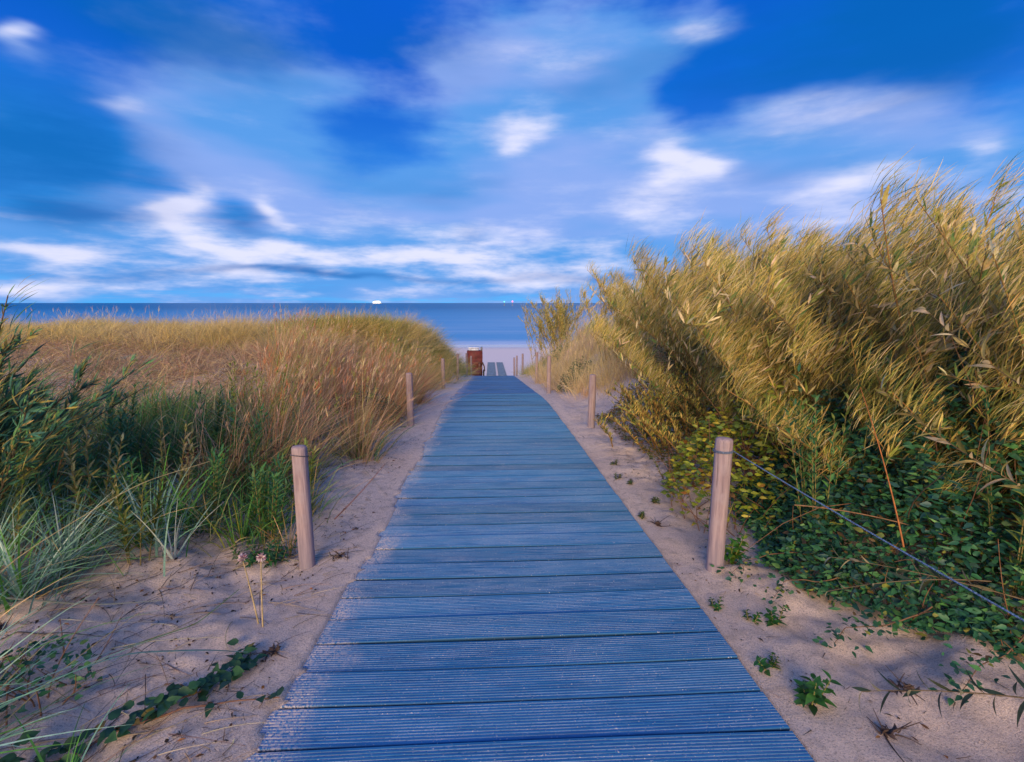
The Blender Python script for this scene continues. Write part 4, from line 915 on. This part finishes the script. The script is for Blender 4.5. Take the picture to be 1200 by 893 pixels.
for k, (x, y, h, lab) in enumerate([(-1.55, 2.75, .38, 'dark dry seed head behind the bluish white tuft'), (-1.72, 2.65, .36, 'dark dry seed head left of the bluish white tuft'), (-1.38, 2.95, .36, 'dark dry seed head above the flowering herb'), (-1.62, 3.05, .40, 'tallest dark seed head in the mid green grass'), (-1.9, 2.95, .38, 'dark seed head among the green sprigs')]): seed_head(x, y, h, lab, k)

def cane(name, label, base, d, bend, L, r, col, cat='stem', group=None):
    b = np.array([base], float); b[0, 2] = float(H(base[0], base[1])) + base[2]
    g = Geo(); tubes(g, curve(b, unit(np.array([d], float)), np.array([bend], float), L, 16), np.linspace(r, r * .35, 16), 6, col)
    return tag(g.build(name, M_STEM), label, cat, group)
OR = (.36, .12, .03)
cane('bare_stem', 'long orange red bare stem rising out of the bramble across the rope', (1.62, 1.72, .30), (-.13, .25, 1), (-.05, .05, .02), .62, .0036, OR, group='bare stems')
cane('bare_stem', 'second thinner red brown bare stem, nearer the edge of the bramble', (1.95, 1.95, .45), (-.10, .15, 1), (-.12, 0, 0), .5, .003, (.25, .10, .04), group='bare stems')
cane('bare_stem', 'straw coloured bare runner lying over the bramble leaves', (1.35, 2.0, .35), (1, -.55, .12), (0, -.1, -.25), .9, .003, (.22, .11, .05), group='bare stems')
cane('bare_stem', 'reddish brown twig leaning up beside the big pinkish post', (-.93, 2.75, .05), (.55, .6, .45), (0, 0, .1), .42, .004, (.22, .09, .06), group='bare stems')
cane('bare_stem', 'tall straw stem standing among the green sprigs at left', (-1.95, 2.9, 0), (-.02, 0, 1), (.02, 0, 0), .66, .004, (.42, .27, .10), group='bare stems')

def willow_branch(label, base, d, bend, L, n, pal, lw, ll, seed, lift=.0):
    global rng; rng = np.random.default_rng(7000 + seed); b = np.array(base, float); b[2] += float(H(b[0], b[1]))
    t = thing('willow_branch', label, 'branch', tuple(b), 'low willow branches'); gs, gl = Geo(), Geo()
    leafy_stem(gs, gl, b, d, bend, L, n, ll, lw, pal, [1] * len(pal), 1.0, (.12, .08, .04), .0024, .12, .25, 5)
    gs.build('stem', M_STEM, t); gl.build('leaves', M_WILLOW, t)
DW = [(.06, .10, .07), (.04, .075, .06), (.10, .12, .06)]
willow_branch('dark leaved willow branch lying low over the sand at the corner', (1.62, 1.14, .10), (-1, .16, .10), (.1, .03, -.16), .58, 18, DW, .016, .085, 1)
willow_branch('willow branch with cream leaves poking out of the lower bramble', (1.85, 1.45, .18), (-1, .25, .25), (.1, .1, -.15), .66, 18, [(.5, .42, .25), (.10, .12, .05), (.3, .26, .12)], .015, .08, 2)
willow_branch('teal leaved branch at the lower edge of the bramble', (1.75, 1.5, .22), (-1, .12, .05), (.05, .05, -.2), .55, 16, DW, .015, .08, 3)
GB = [GLD, PAL, (.28, .22, .05)]
for k, (b, d, L) in enumerate([((2.05, 1.45, .75), (-1, .35, .55), .75), ((2.1, 1.7, .95), (-1, .5, .5), .85), ((2.2, 2.0, .80), (-1, .5, .5), .95), ((1.95, 1.5, .50), (-1, .4, .5), .7)]):
    willow_branch(['nearest golden willow branch reaching over the rope end', 'golden branch with cream leaves halfway up the tall willow', 'golden branch reaching towards the roped post over the bramble', 'lower golden willow branch just above the rope at the edge'][k], b, d, (.15, 0, .1), L, 30, GB, .017, .09, 10 + k)

def debris(x, y, label, seed):
    global rng; rng = np.random.default_rng(8000 + seed); n = 9; z = float(H(x, y)); b = np.stack([x + rng.standard_normal(n) * .012, y + rng.standard_normal(n) * .012, np.full(n, z + .003)], -1)
    a = U(0, 6.28, n); g = Geo(); tubes(g, curve(b, np.stack([np.cos(a), np.sin(a), U(.05, .8, n)], -1), rng.standard_normal((n, 3)) * .3, U(.03, .09, n), 7), np.linspace(.0028, .001, 7), 5, (.055, .03, .025))
    nn = 14; a = U(0, 6.28, nn); leaves(g, np.repeat(b, 2, 0)[:nn] + [0, 0, .01], np.stack([np.cos(a), np.sin(a), U(0, .6, nn)], -1), rng.standard_normal((nn, 3)), .022, .012, (.06, .035, .03), 3, .5, .4)
    tag(g.build('twig_clump', M_STEM), label, 'twigs', 'dark dead twig clumps on the sand')
for k, (x, y, lab) in enumerate([(1.34, 1.36, 'dark twig clump on the sand below the willow branch'), (1.16, 1.2, 'dark twig clump at the bottom edge of the sand'), (1.0, 2.72, 'dark twig clump left of the roped post'), (-.78, 2.35, 'dark twig clump right of the pinkish post'), (-.80, 1.62, 'brown twig clump between clover and boardwalk'), (-1.9, 1.78, 'dark twig clump by the thick pale dry blade')]): debris(x, y, lab, k)

def runner(pts, label, seed):
    global rng; rng = np.random.default_rng(9000 + seed); pts = np.asarray(pts, float); n = 30
    q = np.linspace(0, len(pts) - 1, n); x = np.interp(q, range(len(pts)), pts[:, 0]); y = np.interp(q, range(len(pts)), pts[:, 1])
    P = np.stack([x, y, H(x, y) + np.linspace(.12, .025, n)], -1)
    t = thing('bramble_runner', label, 'vine', tuple(P[0]), 'bramble runners over the sand'); g = Geo(); tubes(g, P[None], np.linspace(.003, .001, n), 5, (.16, .08, .04)); g.build('stem', M_STEM, t)
    m = 80; i = rng.integers(0, n, m); b = P[i] + rng.standard_normal((m, 3)) * [.035, .035, .018]; b[:, 2] = np.maximum(b[:, 2], H(b[:, 0], b[:, 1]) + .006); a = U(0, 6.28, m)
    g = Geo(); leaves(g, b, np.stack([np.cos(a), np.sin(a), U(-.3, .4, m)], -1), np.array([0, -.4, .8]) + rng.standard_normal((m, 3)) * .4, U(.014, .032, m), U(.011, .022, m), colmix(DARKL, [4, 4, 2, 2, .4, .3], m), 3, .25, .25, .62); g.build('leaves', M_LEAF, t)
runner([(1.55, 2.0), (1.35, 2.08), (1.2, 2.1), (1.12, 2.06)], 'leafy runner reaching from the bramble to the foot of the roped post', 1)
runner([(1.6, 1.85), (1.4, 1.86), (1.27, 1.9), (1.2, 1.86)], 'leafy runner on the sand just nearer than the post runner', 2)
runner([(1.65, 1.6), (1.48, 1.58), (1.34, 1.62), (1.27, 1.58)], 'short leafy runner above the low willow branch', 3)
runner([(1.8, 1.4), (1.66, 1.34), (1.56, 1.33), (1.48, 1.30)], 'leafy runner nearest the lower corner', 4)

# dry stalks and long blades strewn over the sand at the left, too tangled to count
rng = np.random.default_rng(9100)
n = 420; x = U(-2.5, -.78, n); y = U(1.0, 2.6, n); k = (vnoise(x, y, .5, 91) > -.12) | (x < -1.5); x, y = x[k], y[k]; n = len(x)
a = rng.normal(.25, .7, n); d = np.stack([np.cos(a), np.sin(a), U(.0, .35, n)], -1); L = U(.06, .32, n); bend = rng.standard_normal((n, 3)) * [.15, .15, .05] - np.array([0, 0, .18])
P = curve(np.stack([x, y, H(x, y) + .005], -1), unit(d), bend, L, 9); P[..., 2] = np.maximum(P[..., 2], H(P[..., 0], P[..., 1]) + .003)
g = Geo(); tubes(g, P, np.linspace(.0016, .0006, 9), 4, colmix([(.30, .20, .12), (.10, .06, .05), (.42, .33, .2), (.05, .035, .035)], [3, 3, 2, 2], n))
tag(g.build('dry_stalks', M_STEM), 'dry broken stalks strewn over the sand below the blue green grass', 'stalks', kind='stuff')
lyme(-1.78, 1.32, 'low blue green clump cut by the left edge above the corner bush', 60, (.25, .5), (.005, .010), .85, (.2, .0, 0), [BLU, BLU2, GREEN, STRAW], [3, 3, 2, 1], 11, .10, group=LG)
lyme(-1.62, 1.02, 'long bladed clump in the very lower left corner', 60, (.35, .65), (.006, .011), .8, (.3, .12, 0), [BLU, BLU2, GREEN, (.2, .2, .1)], [3, 3, 2, 1], 12, .09, group=LG)
lyme(-1.18, 4.35, 'dark green blades at the foot of the rusty grass ahead of the grey post', 150, (.25, .5), (.005, .009), .7, (.06, -.04, 0), [GREEN, (.05, .15, .06), OLIVE], [4, 3, 2], 13, .16, name='grass_tuft')
lyme(-1.28, 6.6, 'green blades behind the weathered grey post', 110, (.25, .5), (.006, .010), .7, (.04, -.03, 0), [GREEN, (.05, .15, .06), OLIVE], [4, 3, 2], 14, .15, name='grass_tuft')
lyme(-1.72, 2.40, 'tall blue green clump close behind the bluish white tuft', 90, (.35, .62), (.006, .011), .6, (.08, -.04, 0), [BLU, BLU2, GREEN], [3, 3, 3], 15, .10, group=LG)
lyme(-1.98, 1.98, 'blue green clump nearest the thick pale dry blade', 90, (.3, .55), (.006, .010), .75, (.14, -.02, 0), [BLU, BLU2, PBL, GREEN], [3, 3, 1, 2], 16, .11, group=LG)
lyme(-1.40, 2.62, 'fresh green clump behind the flowering herb', 110, (.25, .45), (.005, .010), .6, (.06, -.04, 0), [GREEN, (.12, .26, .06), OLIVE], [4, 3, 2], 17, .13, name='grass_tuft')
for k, (x, y, lab) in enumerate([(-1.95, 2.6, 'bushy green sprig behind the blue green clumps'), (-2.2, 2.75, 'bushy green sprig next to the dark willow foot'), (-1.6, 2.72, 'bushy green sprig behind the tall blue green clump'), (-1.25, 2.62, 'bright leafy sprig just behind the pinkish post herb')]):
    sprig(x, y, .42, .06, MG, lab, 40 + k, 30, .07, .016, 8)
for k, (x, y, lab) in enumerate([(1.75, 2.35, 'leafy green sprig standing in the bramble behind the orange red stem'), (2.05, 2.15, 'leafy green sprig in the bramble under the golden shoots'), (1.58, 2.15, 'leafy green sprig in the bramble nearest the roped post'), (2.25, 1.75, 'tall leafy green sprig at the edge of the bramble below the rope'), (1.95, 1.6, 'leafy green sprig low in the bramble in front of the rope')]):
    sprig(x, y, .85, -.05, [(.05, .17, .07), (.10, .24, .07), (.2, .26, .06)], lab, 60 + k, 34, .06, .020, 7)
